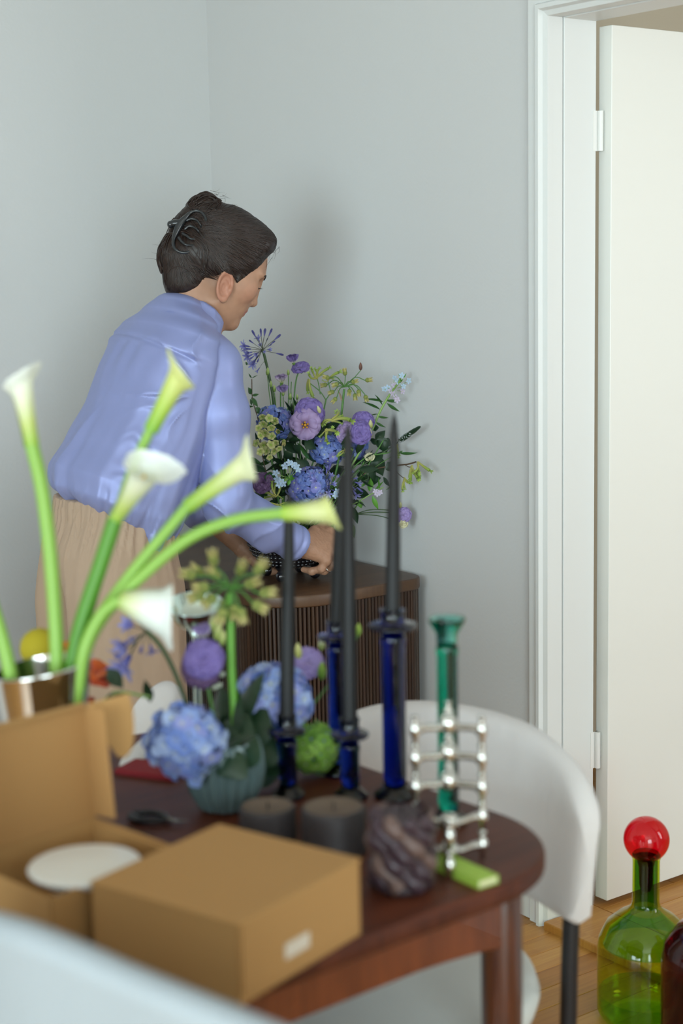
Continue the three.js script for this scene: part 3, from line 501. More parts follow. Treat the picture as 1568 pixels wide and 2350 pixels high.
function ik(S, W, l1, l2, near) {                                       // elbow for a shoulder, a wrist and two lengths, on the side of a point
  const d = W.clone().sub(S), L = Math.min(d.length(), (l1 + l2) * 0.999), u = d.clone().normalize(), a = (l1 * l1 - l2 * l2 + L * L) / (2 * L), h = Math.sqrt(Math.max(0, l1 * l1 - a * a));
  const n = near.clone().sub(S); n.addScaledVector(u, -n.dot(u)).normalize(); return S.clone().addScaledVector(u, a).addScaledVector(n, h);
}
const Rs = at(499, 842, 3.46), Rw = at(687, 1256, 3.665), Re = at(520, 1152, 3.50);
const Ls = V3(0.588, 1.275, 0.575), Lw = at(556, 1256, 3.84), Le = ik(Ls, Lw, 0.295, 0.25, at(420, 1160, 3.8));
const C7 = V3(0.752, 1.40, 0.535);
// --- head (own fine grid)
const headParts = {
  skull: ell([-0.010, 0.026, 0], [0.096, 0.084, 0.075]), face: ell([0.035, -0.022, 0], [0.066, 0.085, 0.063]), lower: ell([0.052, -0.068, 0], [0.046, 0.045, 0.046]),
  jawR: capL([0.028, -0.086, 0.050], [0.084, -0.103, 0.012], 0.016, 0.014), jawL: capL([0.028, -0.086, -0.050], [0.084, -0.103, -0.012], 0.016, 0.014),
  chin: ell([0.089, -0.101, 0], [0.018, 0.017, 0.021]), nose: capL([0.092, 0.004, 0], [0.106, -0.034, 0], 0.0075, 0.009), tip: ell([0.1065, -0.035, 0], [0.010, 0.009, 0.0105]),
  alaR: ell([0.0975, -0.040, 0.012], [0.010, 0.008, 0.0065]), alaL: ell([0.0975, -0.040, -0.012], [0.010, 0.008, 0.0065]),
  lipU: ell([0.097, -0.060, 0], [0.0095, 0.0055, 0.021]), lipL: ell([0.0965, -0.0705, 0], [0.0095, 0.0062, 0.018]), muzzle: ell([0.083, -0.062, 0], [0.016, 0.026, 0.03]),
  browR: ell([0.077, 0.022, 0.028], [0.014, 0.009, 0.024]), browL: ell([0.077, 0.022, -0.028], [0.014, 0.009, 0.026]), cheekR: ell([0.068, -0.022, 0.043], [0.026, 0.026, 0.02]), cheekL: ell([0.068, -0.022, -0.043], [0.026, 0.026, 0.02]),
  eyeR: ell([0.073, 0.003, 0.032], [0.0125, 0.0105, 0.0145]), eyeL: ell([0.073, 0.003, -0.032], [0.0125, 0.0105, 0.0145]),
};
const neckTop = headPt(-0.035, -0.06), neck = cone(neckTop, C7.clone().add(V3(0.005, -0.06, 0.0)), 0.054, 0.060), neckF = cone(headPt(-0.012, -0.075), at(462, 800, 3.53), 0.044, 0.046);
function earD(f, u, r, s) { // shell with a raised rim, a hollow and a lobe, standing off the side of the head
  r *= s; if (r < 0.03 || Math.abs(f) > 0.08) return 1;
  const cf = 0.020, cu = -0.050, tilt = -0.37, x0 = f - cf, y0 = u - cu, x = x0 * Math.cos(tilt) - y0 * Math.sin(tilt), y = x0 * Math.sin(tilt) + y0 * Math.cos(tilt), lift = 0.071 + clamp(-(x - 0.006) * 0.42, -0.004, 0.014);
  const e = Math.hypot(x / 0.0165, (y - 0.002) / 0.0295), rim = Math.hypot((e - 1) * 0.0185, r - lift - 0.003) - 0.0042, plate = Math.max((e - 1) * 0.0165, Math.abs(r - lift + 0.001) - 0.0026), lobe = Math.hypot(x - 0.005, (y + 0.029), (r - 0.071)) - 0.0072, tragus = Math.hypot((x - 0.0135), (y + 0.006) * 0.7, r - 0.074) - 0.0048;
  const anti = Math.hypot(Math.hypot((x + 0.001) / 1, (y + 0.004) / 1.6) - 0.0085, r - lift - 0.001) - 0.0026;
  return smin(smin(smin(rim, plate, 0.004), anti, 0.003), smin(lobe, tragus, 0.002), 0.006);
}
function headLocal(f, u, r) {
  const p = headParts; let d = smin(p.skull(f, u, r), p.face(f, u, r), 0.03); d = smin(d, p.lower(f, u, r), 0.025);
  d = smin(d, Math.min(p.jawR(f, u, r), p.jawL(f, u, r)), 0.028); d = smin(d, p.chin(f, u, r), 0.014); d = smin(d, Math.min(p.cheekR(f, u, r), p.cheekL(f, u, r)), 0.022); d = smin(d, p.muzzle(f, u, r), 0.016);
  d = smin(d, Math.min(p.browR(f, u, r), p.browL(f, u, r)), 0.014);
  const soc = Math.min(Math.hypot(f - 0.092, u - 0.003, r - 0.031), Math.hypot(f - 0.092, u - 0.003, r + 0.031)) - 0.0135; d = smax(d, -soc, 0.014);
  d = smin(d, Math.min(p.eyeR(f, u, r), p.eyeL(f, u, r)), 0.004);
  d = smin(d, p.nose(f, u, r), 0.010); d = smin(d, p.tip(f, u, r), 0.006); d = smin(d, Math.min(p.alaR(f, u, r), p.alaL(f, u, r)), 0.005);
  d = smin(d, p.lipU(f, u, r), 0.005); d = smin(d, p.lipL(f, u, r), 0.004);
  d = smin(d, Math.min(earD(f, u, r, 1), earD(f, u, r, -1)), 0.004);
  return d;
}
const toHead = (x, y, z) => { x -= HC.x; y -= HC.y; z -= HC.z; return [x * hF.x + y * hF.y + z * hF.z, x * hU.x + y * hU.y + z * hU.z, x * hR.x + y * hR.y + z * hR.z]; };
const headSDF = (x, y, z) => { const [f, u, r] = toHead(x, y, z); return smin(headLocal(f, u, r), Math.min(neck(x, y, z), neckF(x, y, z)), 0.025); };
const skinTone = (col, x, y, z) => {
  const [f, u, r] = toHead(x, y, z); col.setRGB(0.385, 0.205, 0.125);
  if (Math.hypot(f - 0.0985, (u + 0.0655) * 1.1, r * 0.45) < 0.0125 && f > 0.09) col.setRGB(0.38, 0.15, 0.115);
  const e = Math.hypot(f - 0.02, (u + 0.05) * 0.7); if (Math.abs(r) > 0.068 && e < 0.026) col.lerp(new THREE.Color(0.46, 0.19, 0.125), 0.6);
  const ch = Math.hypot(f - 0.075, u + 0.03, Math.abs(r) - 0.05); if (ch < 0.035) col.lerp(new THREE.Color(0.46, 0.20, 0.135), 0.5 * (1 - ch / 0.035));
  col.multiplyScalar(1 + 0.05 * noise3(x * 60, y * 60, z * 60));
};
const headGeo = surfaceNet(headSDF, V3(HC.x - 0.13, 1.31, 0.30), V3(HC.x + 0.13, 1.64, 0.66), 0.0028);
// --- hands
function handSDF(W, elbow, K, fingers, thumb) {                          // K: knuckles of index..little; fingers: joints after the knuckle
  const parts = [], dir = W.clone().sub(elbow).normalize(), mid = K[1].clone().lerp(K[2], 0.5);
  const rk = [0.0115, 0.0118, 0.0112, 0.010];
  parts.push([cone(W.clone().addScaledVector(dir, -0.07), W, 0.0265, 0.0215), 0.02]);
  K.forEach((k, i) => parts.push([cone(W.clone().lerp(k, 0.12).addScaledVector(dir, -0.004), k, 0.0165, rk[i] + 0.001), 0.014]));
  for (let i = 0; i < 3; i++) parts.push([cone(W.clone().lerp(K[i].clone().lerp(K[i + 1], 0.5), 0.3), K[i].clone().lerp(K[i + 1], 0.5).lerp(W, 0.1), 0.0165, 0.0112), 0.012]);
  K.forEach((k, i) => parts.push([(x, y, z) => Math.hypot(x - k.x, y - k.y, z - k.z) - rk[i] - 0.0022, 0.005]));
  const palm = (x, y, z) => { let d = 1; for (const [f, k] of parts) d = smin(d, f(x, y, z), k); return d; };
  const chains = fingers.map((js, i) => { const pts = [K[i], ...js], rs = [rk[i], rk[i] * 0.9, rk[i] * 0.84, rk[i] * 0.7]; const s = pts.slice(1).map((p, j) => cone(pts[j], p, rs[j], rs[j + 1])); const kn = pts.slice(1, 3); return (x, y, z) => { let d = 1; for (const f of s) d = smin(d, f(x, y, z), 0.004); for (const q of kn) d = smin(d, Math.hypot(x - q.x, y - q.y, z - q.z) - rk[i] * 0.94, 0.004); return d; }; });
  const ts = thumb.slice(1).map((p, j) => cone(thumb[j], p, [0.0165, 0.0125, 0.0108][j], [0.0125, 0.0108, 0.0085][j]));
  const th = (x, y, z) => { let d = 1; for (const f of ts) d = smin(d, f(x, y, z), 0.006); return d; };
  return (x, y, z) => { let d = palm(x, y, z); d = smin(d, th(x, y, z), 0.012); let m = 1; for (const c of chains) m = Math.min(m, c(x, y, z)); d = smin(d, m, 0.005); return d + 0.0005 * noise3(x * 120, y * 200, z * 120); };
}
const RK = [at(757, 1222, 3.735), at(766, 1243, 3.725), at(763, 1266, 3.705), at(748, 1286, 3.685)];
const rightHand = handSDF(Rw, Re, RK, [
  [at(770, 1262, 3.775), at(756, 1284, 3.790), at(744, 1292, 3.790)], [at(775, 1280, 3.740), at(758, 1300, 3.755), at(740, 1305, 3.760)],
  [at(764, 1296, 3.710), at(744, 1309, 3.720), at(722, 1309, 3.730)], [at(738, 1305, 3.685), at(716, 1311, 3.695), at(697, 1307, 3.710)]],
  [at(704, 1236, 3.675), at(722, 1219, 3.710), at(742, 1208, 3.750), at(757, 1198, 3.785)]);
const LK = [at(604, 1263, 3.885), at(603, 1277, 3.87), at(599, 1288, 3.855), at(592, 1296, 3.84)];
const leftHand = handSDF(Lw, Le, LK, [
  [at(634, 1272, 3.89), at(654, 1282, 3.89), at(668, 1288, 3.885)], [at(633, 1287, 3.875), at(654, 1297, 3.87), at(668, 1301, 3.865)],
  [at(624, 1301, 3.855), at(640, 1309, 3.85), at(652, 1311, 3.85)], [at(612, 1305, 3.84), at(624, 1311, 3.835), at(633, 1312, 3.835)]],
  [at(566, 1252, 3.86), at(580, 1241, 3.90), at(594, 1236, 3.92), at(606, 1234, 3.935)]);
const boxOf = (pts, m) => { const b = new THREE.Box3().setFromPoints(pts).expandByScalar(m); return [b.min, b.max]; };
const rhGeo = surfaceNet(rightHand, ...boxOf([Rw.clone().lerp(Re, 0.2), ...RK, at(700, 1312, 3.710), at(742, 1292, 3.790), at(757, 1198, 3.785), at(775, 1290, 3.740)], 0.022), 0.0026);
const lhGeo = surfaceNet(leftHand, ...boxOf([Lw.clone().lerp(Le, 0.2), ...LK, at(668, 1288, 3.885), at(633, 1312, 3.835), at(606, 1234, 3.935)], 0.022), 0.0028);
// --- rest of the body, most of it under the clothes
const hipC = V3(0.735, 0.90, 0.735);
const bodyBits = [cone(V3(0.69, 0.91, 0.74), V3(0.78, 0.91, 0.74), 0.09, 0.09), cone(V3(0.735, 0.95, 0.72), V3(0.745, 1.22, 0.61), 0.095, 0.09), cone(V3(0.67, 1.24, 0.60), V3(0.81, 1.24, 0.59), 0.07, 0.07), cone(V3(0.64, 1.29, 0.58), V3(0.84, 1.29, 0.57), 0.04, 0.04),
  cone(C7.clone().add(V3(0, -0.08, 0)), neckTop, 0.060, 0.05), cone(Rs, Re, 0.040, 0.036), cone(Re, Rw, 0.037, 0.0235), cone(Ls, Le, 0.046, 0.038), cone(Le, Lw, 0.037, 0.0235),
  cone(V3(0.675, 0.88, 0.745), V3(0.645, 0.48, 0.73), 0.066, 0.05), cone(V3(0.80, 0.88, 0.745), V3(0.825, 0.48, 0.72), 0.066, 0.05), cone(V3(0.645, 0.48, 0.73), V3(0.64, 0.08, 0.76), 0.053, 0.036), cone(V3(0.825, 0.48, 0.72), V3(0.83, 0.08, 0.75), 0.053, 0.036),
  cone(V3(0.64, 0.042, 0.77), V3(0.635, 0.03, 0.61), 0.036, 0.026), cone(V3(0.83, 0.042, 0.76), V3(0.835, 0.03, 0.60), 0.036, 0.026)];
const bodySDF = (x, y, z) => { let d = 1; for (const f of bodyBits) d = smin(d, f(x, y, z), 0.03); return Math.max(d, 0.003 - y); };
const bodyGeo = surfaceNet(bodySDF, V3(0.42, -0.02, 0.2), V3(1.02, 1.46, 0.95), 0.012);
const fixN = (g) => g;
wpart(person, 'body', paint(merge([headGeo, rhGeo, lhGeo, bodyGeo]), skinTone), skin);
// --- blouse
const satin = new THREE.MeshPhysicalMaterial({ color: C('#8f98c9'), roughness: 0.48, metalness: 0.26, sheen: 0.2, sheenColor: C('#aab4ee'), sheenRoughness: 0.5 });
const tP = V3(0.738, 0.915, 0.752), tQ = V3(0.752, 1.405, 0.545), tW = tQ.clone().sub(tP), tL = tW.length(); tW.divideScalar(tL);
const tN = V3(0, tW.z, -tW.y).multiplyScalar(-1).normalize();              // towards the back
if (tN.z < 0) tN.negate();
// stations along the trunk: s, half width, half depth, shift towards the back, shift sideways
const ST = [[0.02, 0.160, 0.122, 0.004, 0], [0.06, 0.172, 0.138, 0.012, 0], [0.10, 0.176, 0.144, 0.016, 0], [0.17, 0.174, 0.136, 0.008, 0], [0.26, 0.173, 0.124, 0.0, 0], [0.34, 0.175, 0.116, 0.004, 0], [0.41, 0.178, 0.102, 0.006, 0], [0.455, 0.164, 0.086, 0.004, 0], [0.495, 0.120, 0.072, 0.0, 0], [0.525, 0.080, 0.064, -0.004, 0.004], [0.56, 0.066, 0.060, -0.012, 0.008]];
function station(s) { let i = 0; while (i < ST.length - 2 && s > ST[i + 1][0]) i++; const t = clamp((s - ST[i][0]) / (ST[i + 1][0] - ST[i][0]), 0, 1), q = t * t * (3 - 2 * t) * 0.5 + t * 0.5; return [1, 2, 3, 4].map((k) => lerp(ST[i][k], ST[i + 1][k], q)); }
const sh1 = Rs.clone().lerp(Re, 0.5), sl = [
  cone(Rs.clone().add(V3(-0.02, 0.0, 0)), Rs.clone().lerp(Re, 0.35), 0.066, 0.064), cone(Rs.clone().lerp(Re, 0.35), Re, 0.064, 0.056), cone(Re, Re.clone().lerp(Rw, 0.55), 0.054, 0.049), cone(Re.clone().lerp(Rw, 0.55), Re.clone().lerp(Rw, 0.88), 0.049, 0.043),
  cone(Re.clone().lerp(Rw, 0.88), Re.clone().lerp(Rw, 0.985), 0.040, 0.0375)];
sl.push(cone(at(447, 782, 3.51), Rs.clone().add(V3(-0.01, 0.0, 0.0)), 0.050, 0.060));
const slL = [cone(Ls.clone().add(V3(0.02, 0, 0)), Ls.clone().lerp(Le, 0.4), 0.064, 0.062), cone(Ls.clone().lerp(Le, 0.4), Le, 0.062, 0.058), cone(Le, Le.clone().lerp(Lw, 0.42), 0.056, 0.05)];
const armT = (x, y, z, A, B) => { const d = B.clone().sub(A); return clamp(((x - A.x) * d.x + (y - A.y) * d.y + (z - A.z) * d.z) / d.lengthSq(), -0.2, 1.2); };
const AB = Re.clone().sub(Rs), BW = Rw.clone().sub(Re), AB2 = AB.lengthSq(), BW2 = BW.lengthSq();
const ridge = (v) => Math.pow(1 - Math.abs(Math.sin(v)), 1.6) - 0.35;
const PIT = at(468, 900, 3.42);
function blouse(x, y, z) {
  const px = x - tP.x, py = y - tP.y, pz = z - tP.z; let s = px * tW.x + py * tW.y + pz * tW.z;
  const [a, b, nb, sx] = station(s), X = px - (s * tW.x) - sx, Z = py * tN.y + pz * tN.z - nb;
  const pw = 2.35, k = Math.pow(Math.pow(Math.abs(X) / a, pw) + Math.pow(Math.abs(Z) / b, pw), 1 / pw);
  let d = (k - 1) * Math.min(a, b) * (Z > 0 ? 1 : 0.95);
  // the hem: gathered on an elastic, a little lower in front and at the near side
  const hem = 0.036 - 0.020 * X / 0.18 - 0.085 * smooth(Z, 0.03, -0.13) * smooth(X, -0.1, 0.12);
  let cap = Math.max(hem - s, s - 0.545); d = smax(d, cap, 0.035);
  let dr = 1; for (const f of sl) dr = smin(dr, f(x, y, z), 0.02);
  let dl = 1; for (const f of slL) dl = smin(dl, f(x, y, z), 0.02);
  // cut the left sleeve where the forearm is bare, and the right at its cuff
  const near = Math.min(d, dr, dl); if (near > 0.03) return smin(smin(d, dr, 0.02), dl, 0.03);
  // folds
  if (d < 0.03) {
    const low = smooth(s, 0.42, 0.05), gather = smooth(s, 0.10, 0.04), ang = Math.atan2(X / a, Z / b);
    d += 0.007 * low * noise3(ang * 1.5 + 0.4, s * 1.3, 3.1) + 0.0028 * low * noise3(ang * 3.4, s * 1.6 + ang, 8.2) + 0.0010 * gather * Math.sin(ang * 34 + 3 * noise3(ang * 4, s * 8, 1)) + 0.0035 * noise3(x * 6, y * 4 + x * 3, z * 6);
    const seam = s - (0.418 - 0.07 * X - 0.3 * X * X), bk = smooth(Z, 0.0, 0.04); d += bk * (0.003 * Math.exp(-(seam * seam) / 0.000022) - 0.0014 * smooth(seam, 0, 0.01));
    if (Z > 0 && s < 0.41 && s > 0.24) d += 0.003 * bk * smooth(s, 0.27, 0.38) * smooth(s, 0.41, 0.395) * noise3(X * 16, s * 4, 2.5);
    if (bk > 0) { // folds running from the armhole into the back, and a drape down its middle
      const qx = x - PIT.x, qy = y - PIT.y, qz = z - PIT.z, R = Math.hypot(qx, qy, qz), th = Math.atan2(qy, qx * RIGHT.x + qz * RIGHT.z), n = noise3(x * 8, y * 8, z * 8);
      d -= bk * 0.0055 * smooth(R, 0.03, 0.07) * smooth(R, 0.21, 0.10) * ridge(th * 4.2 + 1.1 * n); d -= bk * 0.0038 * smooth(s, 0.36, 0.2) * ridge(X * 15 + s * 2.2 + 1.1 * noise3(X * 5, s * 3, 7)); }
    // shirring down the near side
    const side = Math.exp(-((ang - 1.02) * (ang - 1.02)) / 0.05) * smooth(s, 0.32, 0.26); d += 0.0007 * side * Math.sin(s * 170 + 4 * noise3(X * 20, s * 10, 4));
  }
  if (dr < 0.03) {
    const qx = x - Rs.x, qy = y - Rs.y, qz = z - Rs.z, t1 = (qx * AB.x + qy * AB.y + qz * AB.z) / AB2, t2 = ((x - Re.x) * BW.x + (y - Re.y) * BW.y + (z - Re.z) * BW.z) / BW2;
    const e = Math.exp(-((t1 - 1.0) ** 2) / 0.05), fo = clamp(t2 + 0.15, 0, 1.15) * (t1 > 0.8 ? 1 : 0);
    const w = noise3(x * 7, y * 6, z * 7);
    const hx = x - Re.x, hy = y - Re.y, hz = z - Re.z, around = Math.atan2(hx * tN.x + hy * tN.y + hz * tN.z, hx * RIGHT.x + hz * RIGHT.z);
    dr += -0.009 * e * ridge(t1 * 11 + 0.8 * around + 1.2 * w) - 0.0085 * smooth(fo, 0.12, 0.4) * ridge(t2 * 8 + 0.9 * around + 1.2 * w) * smooth(t2, 0.97, 0.82) + 0.005 * noise3(x * 6 + 3, y * 2.6, z * 6) + 0.0012 * noise3(x * 16, y * 6, z * 16);
    const cuff = t2 - 0.885; dr += 0.003 * Math.exp(-(cuff * cuff) / 0.0006);
  }
  if (dl < 0.03) dl += 0.006 * noise3(x * 14, y * 14, z * 14);
  if (s > 0.22) { const df = d - dr; d += 0.0035 * Math.exp(-df * df / 0.00004); }
  const arm = smin(d, dr, 0.005), out = smin(arm, dl, 0.03);
  return out;
}
// the cuff ends open: keep the hand side clear
const blouseCut = (x, y, z) => { const t2 = ((x - Re.x) * BW.x + (y - Re.y) * BW.y + (z - Re.z) * BW.z) / BW2; let d = blouse(x, y, z); const q = Math.hypot(x - Rw.x, y - Rw.y, z - Rw.z); if (q < 0.09) d = Math.max(d, (t2 - 0.975) * 0.255); return d; };
wpart(person, 'blouse', surfaceNet(blouseCut, V3(0.44, 0.79, 0.22), V3(1.03, 1.48, 0.99), 0.0044), satin);
{ // stand collar: a soft band round the neck, tied ends falling at the front
  const cb = at(432, 768, 3.50), ct = at(458, 724, 3.525), ax = ct.clone().sub(cb).normalize(), e1 = V3(1, 0, 0), e2 = ax.clone().cross(e1).normalize(), e1b = e2.clone().cross(ax), H = ct.distanceTo(cb);
  const pos = [], idx = [], N = 56, K = 14;
  for (let i = 0; i <= N; i++) for (let k = 0; k <= K; k++) {
    const a = i / N * 6.2832, v = k / K, fold = v > 0.86 ? -(v - 0.86) * 0.03 : 0, r = lerp(0.086, 0.0525, Math.pow(v, 0.6)) + 0.002 * noise3(Math.cos(a) * 2, Math.sin(a) * 2, v * 3) + fold, hgt = (H + 0.012) * Math.min(1, v / 0.86) - 0.01;
    const p = cb.clone().addScaledVector(e1b, r * Math.cos(a) * 1.08).addScaledVector(e2, r * Math.sin(a)).addScaledVector(ax, hgt); pos.push(p.x, p.y, p.z);
  }
  for (let i = 0; i < N; i++) for (let k = 0; k < K; k++) { const a = i * (K + 1) + k, b = a + 1, c = a + K + 1, d = c + 1; idx.push(a, c, b, b, c, d); }
  const g = new THREE.BufferGeometry(); g.setAttribute('position', new THREE.Float32BufferAttribute(pos, 3)); g.setIndex(idx); g.computeVertexNormals();
  wpart(person, 'collar', g, satin);
}
// --- trousers: wide legs, gathered waist
const linen = new THREE.MeshPhysicalMaterial({ color: C('#b39a84'), roughness: 0.9, sheen: 0.3, sheenColor: C('#d8c3ae'), sheenRoughness: 0.7 });
{
  const st = [[1.0, 0.146, 0.118], [0.955, 0.150, 0.124], [0.88, 0.160, 0.138], [0.80, 0.166, 0.142], [0.70, 0.166, 0.138], [0.4, 0.168, 0.128], [0.012, 0.175, 0.125]];
  const prof = (y) => { let i = 0; while (i < st.length - 2 && y < st[i + 1][0]) i++; const t = clamp((y - st[i][0]) / (st[i + 1][0] - st[i][0]), 0, 1), q = t * t * (3 - 2 * t); return [lerp(st[i][1], st[i + 1][1], q), lerp(st[i][2], st[i + 1][2], q)]; };
  const tr = (x, y, z) => {
    const [a, b] = prof(y), cx = 0.738, cz = 0.757 - 0.02 * smooth(y, 0.6, 0.2) - 0.02 * smooth(y, 0.85, 0.97), X = x - cx, Z = z - cz, split = smooth(y, 0.86, 0.5) * 0.5;
    const pw = 2.3, one = (Math.pow(Math.pow(Math.abs(X) / a, pw) + Math.pow(Math.abs(Z) / b, pw), 1 / pw) - 1) * b;
    const leg = (s) => { const q = Math.hypot((X - s * a * 0.5) / (a * 0.54), Z / (b * 0.98)); return (q - 1) * a * 0.54; }, two = smin(leg(1), leg(-1), 0.022);
    let d = lerp(one, two, smooth(y, 0.9, 0.74)); if (Math.abs(d) > 0.04) return Math.max(d, y - 0.995, 0.014 - y);
    const ang = Math.atan2(X, Z), g = smooth(y, 0.84, 0.94);
    d += 0.0028 * g * Math.sin(ang * 40 + 5 * noise3(ang * 3, y * 6, 2)) + 0.006 * smooth(y, 0.95, 0.7) * noise3(ang * 1.8, y * 1.2, 6) + 0.0018 * noise3(ang * 5 + 2, y * 2.2, 1) + 0.002 * smooth(y, 0.8, 0.93) * noise3(ang * 12, y * 5, 9);
    const sm = Math.abs(X - 0.012 * Math.sin(y * 9)); if (Z > 0) d += 0.005 * Math.exp(-sm * sm / 0.00006);
    return Math.max(d, y - 0.995, 0.014 - y);
  };
  wpart(person, 'trousers', surfaceNet(tr, V3(0.5, 0.0, 0.55), V3(0.97, 1.01, 0.95), 0.0062), linen);
}
// --- face details
function snapTo(F, f, u, r, lift) { for (let i = 0; i < 6; i++) { const d = F(f, u, r) - lift, e = 0.0015, gx = F(f + e, u, r) - F(f - e, u, r), gy = F(f, u + e, r) - F(f, u - e, r), gz = F(f, u, r + e) - F(f, u, r - e), l = Math.hypot(gx, gy, gz) || 1; f -= d * gx / l; u -= d * gy / l; r -= d * gz / l; } return [f, u, r]; }
for (const s of [1, -1]) {
  const lash = [], lid = (t, lift) => snapTo(headLocal, 0.095 - 0.006 * Math.max(0, t), -0.0035 - 0.004 * t * t, s * (0.030 + t * 0.028), lift);
  for (let i = 0; i < 11; i++) { const t = i / 10 - 0.42, p = lid(t, 0), q = lid(t, 0.0045), e = lid(t, 0.0085); lash.push(tube([headPt(...p), headPt(q[0], q[1] - 0.0035, q[2] + s * 0.001 * t), headPt(e[0], e[1] - 0.003, e[2] + s * 0.003 * t)], (q) => 0.0008 * (1.2 - q), 5, 4)); }
  lash.push(tube([...Array(9)].map((_, i) => headPt(...lid(i / 8 - 0.44, 0.0003))), 0.0011, 18, 5));
  wpart(person, 'eyelashes', merge(lash), std('#120c0a', 0.6));
  wpart(person, 'eyebrow', merge([0, 1, 2].map((k) => tube([...Array(7)].map((_, i) => { const t = i / 6; return headPt(...snapTo(headLocal, 0.095, 0.0235 + 0.006 * Math.sin(t * 2.6) - 0.0019 * k, s * (0.013 + 0.040 * t), 0.0002)); }), (q) => 0.0019 * (1 - 0.7 * q), 16, 6))), std('#1f1410', 0.7));
}
// --- hair
const hairMat = new THREE.MeshPhysicalMaterial({ color: C('#20130d'), roughness: 0.44 }), hairMat2 = new THREE.MeshPhysicalMaterial({ color: C('#2b1a12'), roughness: 0.42 });
const sideH = ell([-0.008, -0.004, 0], [0.062, 0.060, 0.0805]), templ = ell([0.034, 0.03, 0], [0.047, 0.052, 0.073]), cap = ell([-0.014, 0.036, 0], [0.104, 0.087, 0.084]), occ = ell([-0.070, -0.030, 0], [0.060, 0.062, 0.064]), puff = ell([-0.094, -0.046, 0.004], [0.040, 0.044, 0.048]), napeH = ell([-0.046, -0.078, 0], [0.052, 0.054, 0.061]), bun1 = ell([-0.100, 0.068, 0.0], [0.034, 0.034, 0.036]), bun2 = ell([-0.102, 0.088, 0.004], [0.020, 0.018, 0.024]), front = ell([0.044, 0.080, 0], [0.046, 0.036, 0.060]), twist = ell([-0.112, 0.02, 0], [0.031, 0.048, 0.034]);
const SKIN = [[0.3, 0.125], [0.084, 0.108], [0.072, 0.066], [0.063, 0.026], [0.051, -0.004], [0.041, -0.032], [0.035, -0.027], [0.026, -0.016], [0.004, -0.024], [-0.005, -0.045], [-0.010, -0.085], [-0.028, -0.118], [-0.046, -0.128], [-0.046, -0.3], [0.3, -0.3]];
function polyD(px, py, P) { // signed distance to a polygon, negative inside
  let d = 1e9, inside = false;
  for (let i = 0, j = P.length - 1; i < P.length; j = i++) { const ex = P[j][0] - P[i][0], ey = P[j][1] - P[i][1], wx = px - P[i][0], wy = py - P[i][1], t = clamp((wx * ex + wy * ey) / (ex * ex + ey * ey), 0, 1); d = Math.min(d, (wx - ex * t) ** 2 + (wy - ey * t) ** 2); if ((P[i][1] > py) !== (P[j][1] > py) && px < (P[j][0] - P[i][0]) * (py - P[i][1]) / (P[j][1] - P[i][1]) + P[i][0]) inside = !inside; }
  return (inside ? -1 : 1) * Math.sqrt(d);
}
function hairLocal(f, u, r) {
  let d = smin(cap(f, u, r), occ(f, u, r), 0.03); d = smin(d, front(f, u, r), 0.03); d = smin(d, Math.min(sideH(f, u, r), templ(f, u, r)), 0.02); d = smin(d, puff(f, u, r), 0.02); d = smin(d, twist(f, u, r), 0.02); d = smin(d, smin(bun1(f, u, r), bun2(f, u, r), 0.015), 0.018);
  d = smin(d, napeH(f, u, r), 0.02);
  if (d < 0.06) { // thin out towards the hairline, then stop there
    const pd = polyD(f, u, SKIN); d += 0.45 * Math.max(0, 0.016 - Math.max(pd, 0));
    d = smin(d, headLocal(f, u, r) - clamp(pd * 0.22, 0.0006, 0.0042), 0.005); d = smax(d, -pd * 0.85, 0.003);
  }            // the hairline
  return d;
}
const hairBase = surfaceNet((x, y, z) => { const [f, u, r] = toHead(x, y, z), d = hairLocal(f, u, r); return Math.abs(d) < 0.02 ? d + 0.0007 * noise3(f * 40 - u * 30, (u + f * 0.5) * 90, r * 60) : d; }, V3(HC.x - 0.14, 1.34, 0.26), V3(HC.x + 0.14, 1.70, 0.70), 0.004);
const hair = wpart(person, 'hair', hairBase, hairMat);
const onHair = (px, py, lift) => { // first place where the line of sight meets the hair, lifted off it; else the nearest pass
  const d = ray(px, py), F = (t) => hairLocal(...toHead(EYE.x + d.x * t, EYE.y + d.y * t, EYE.z + d.z * t)) - lift; let best = 3.5, bd = 1e9;
  for (let t = 3.25; t < 3.75; t += 0.002) { const v = F(t); if (v < bd) { bd = v; best = t; } if (v < 0) break; }
  return EYE.clone().addScaledVector(d, best);
};
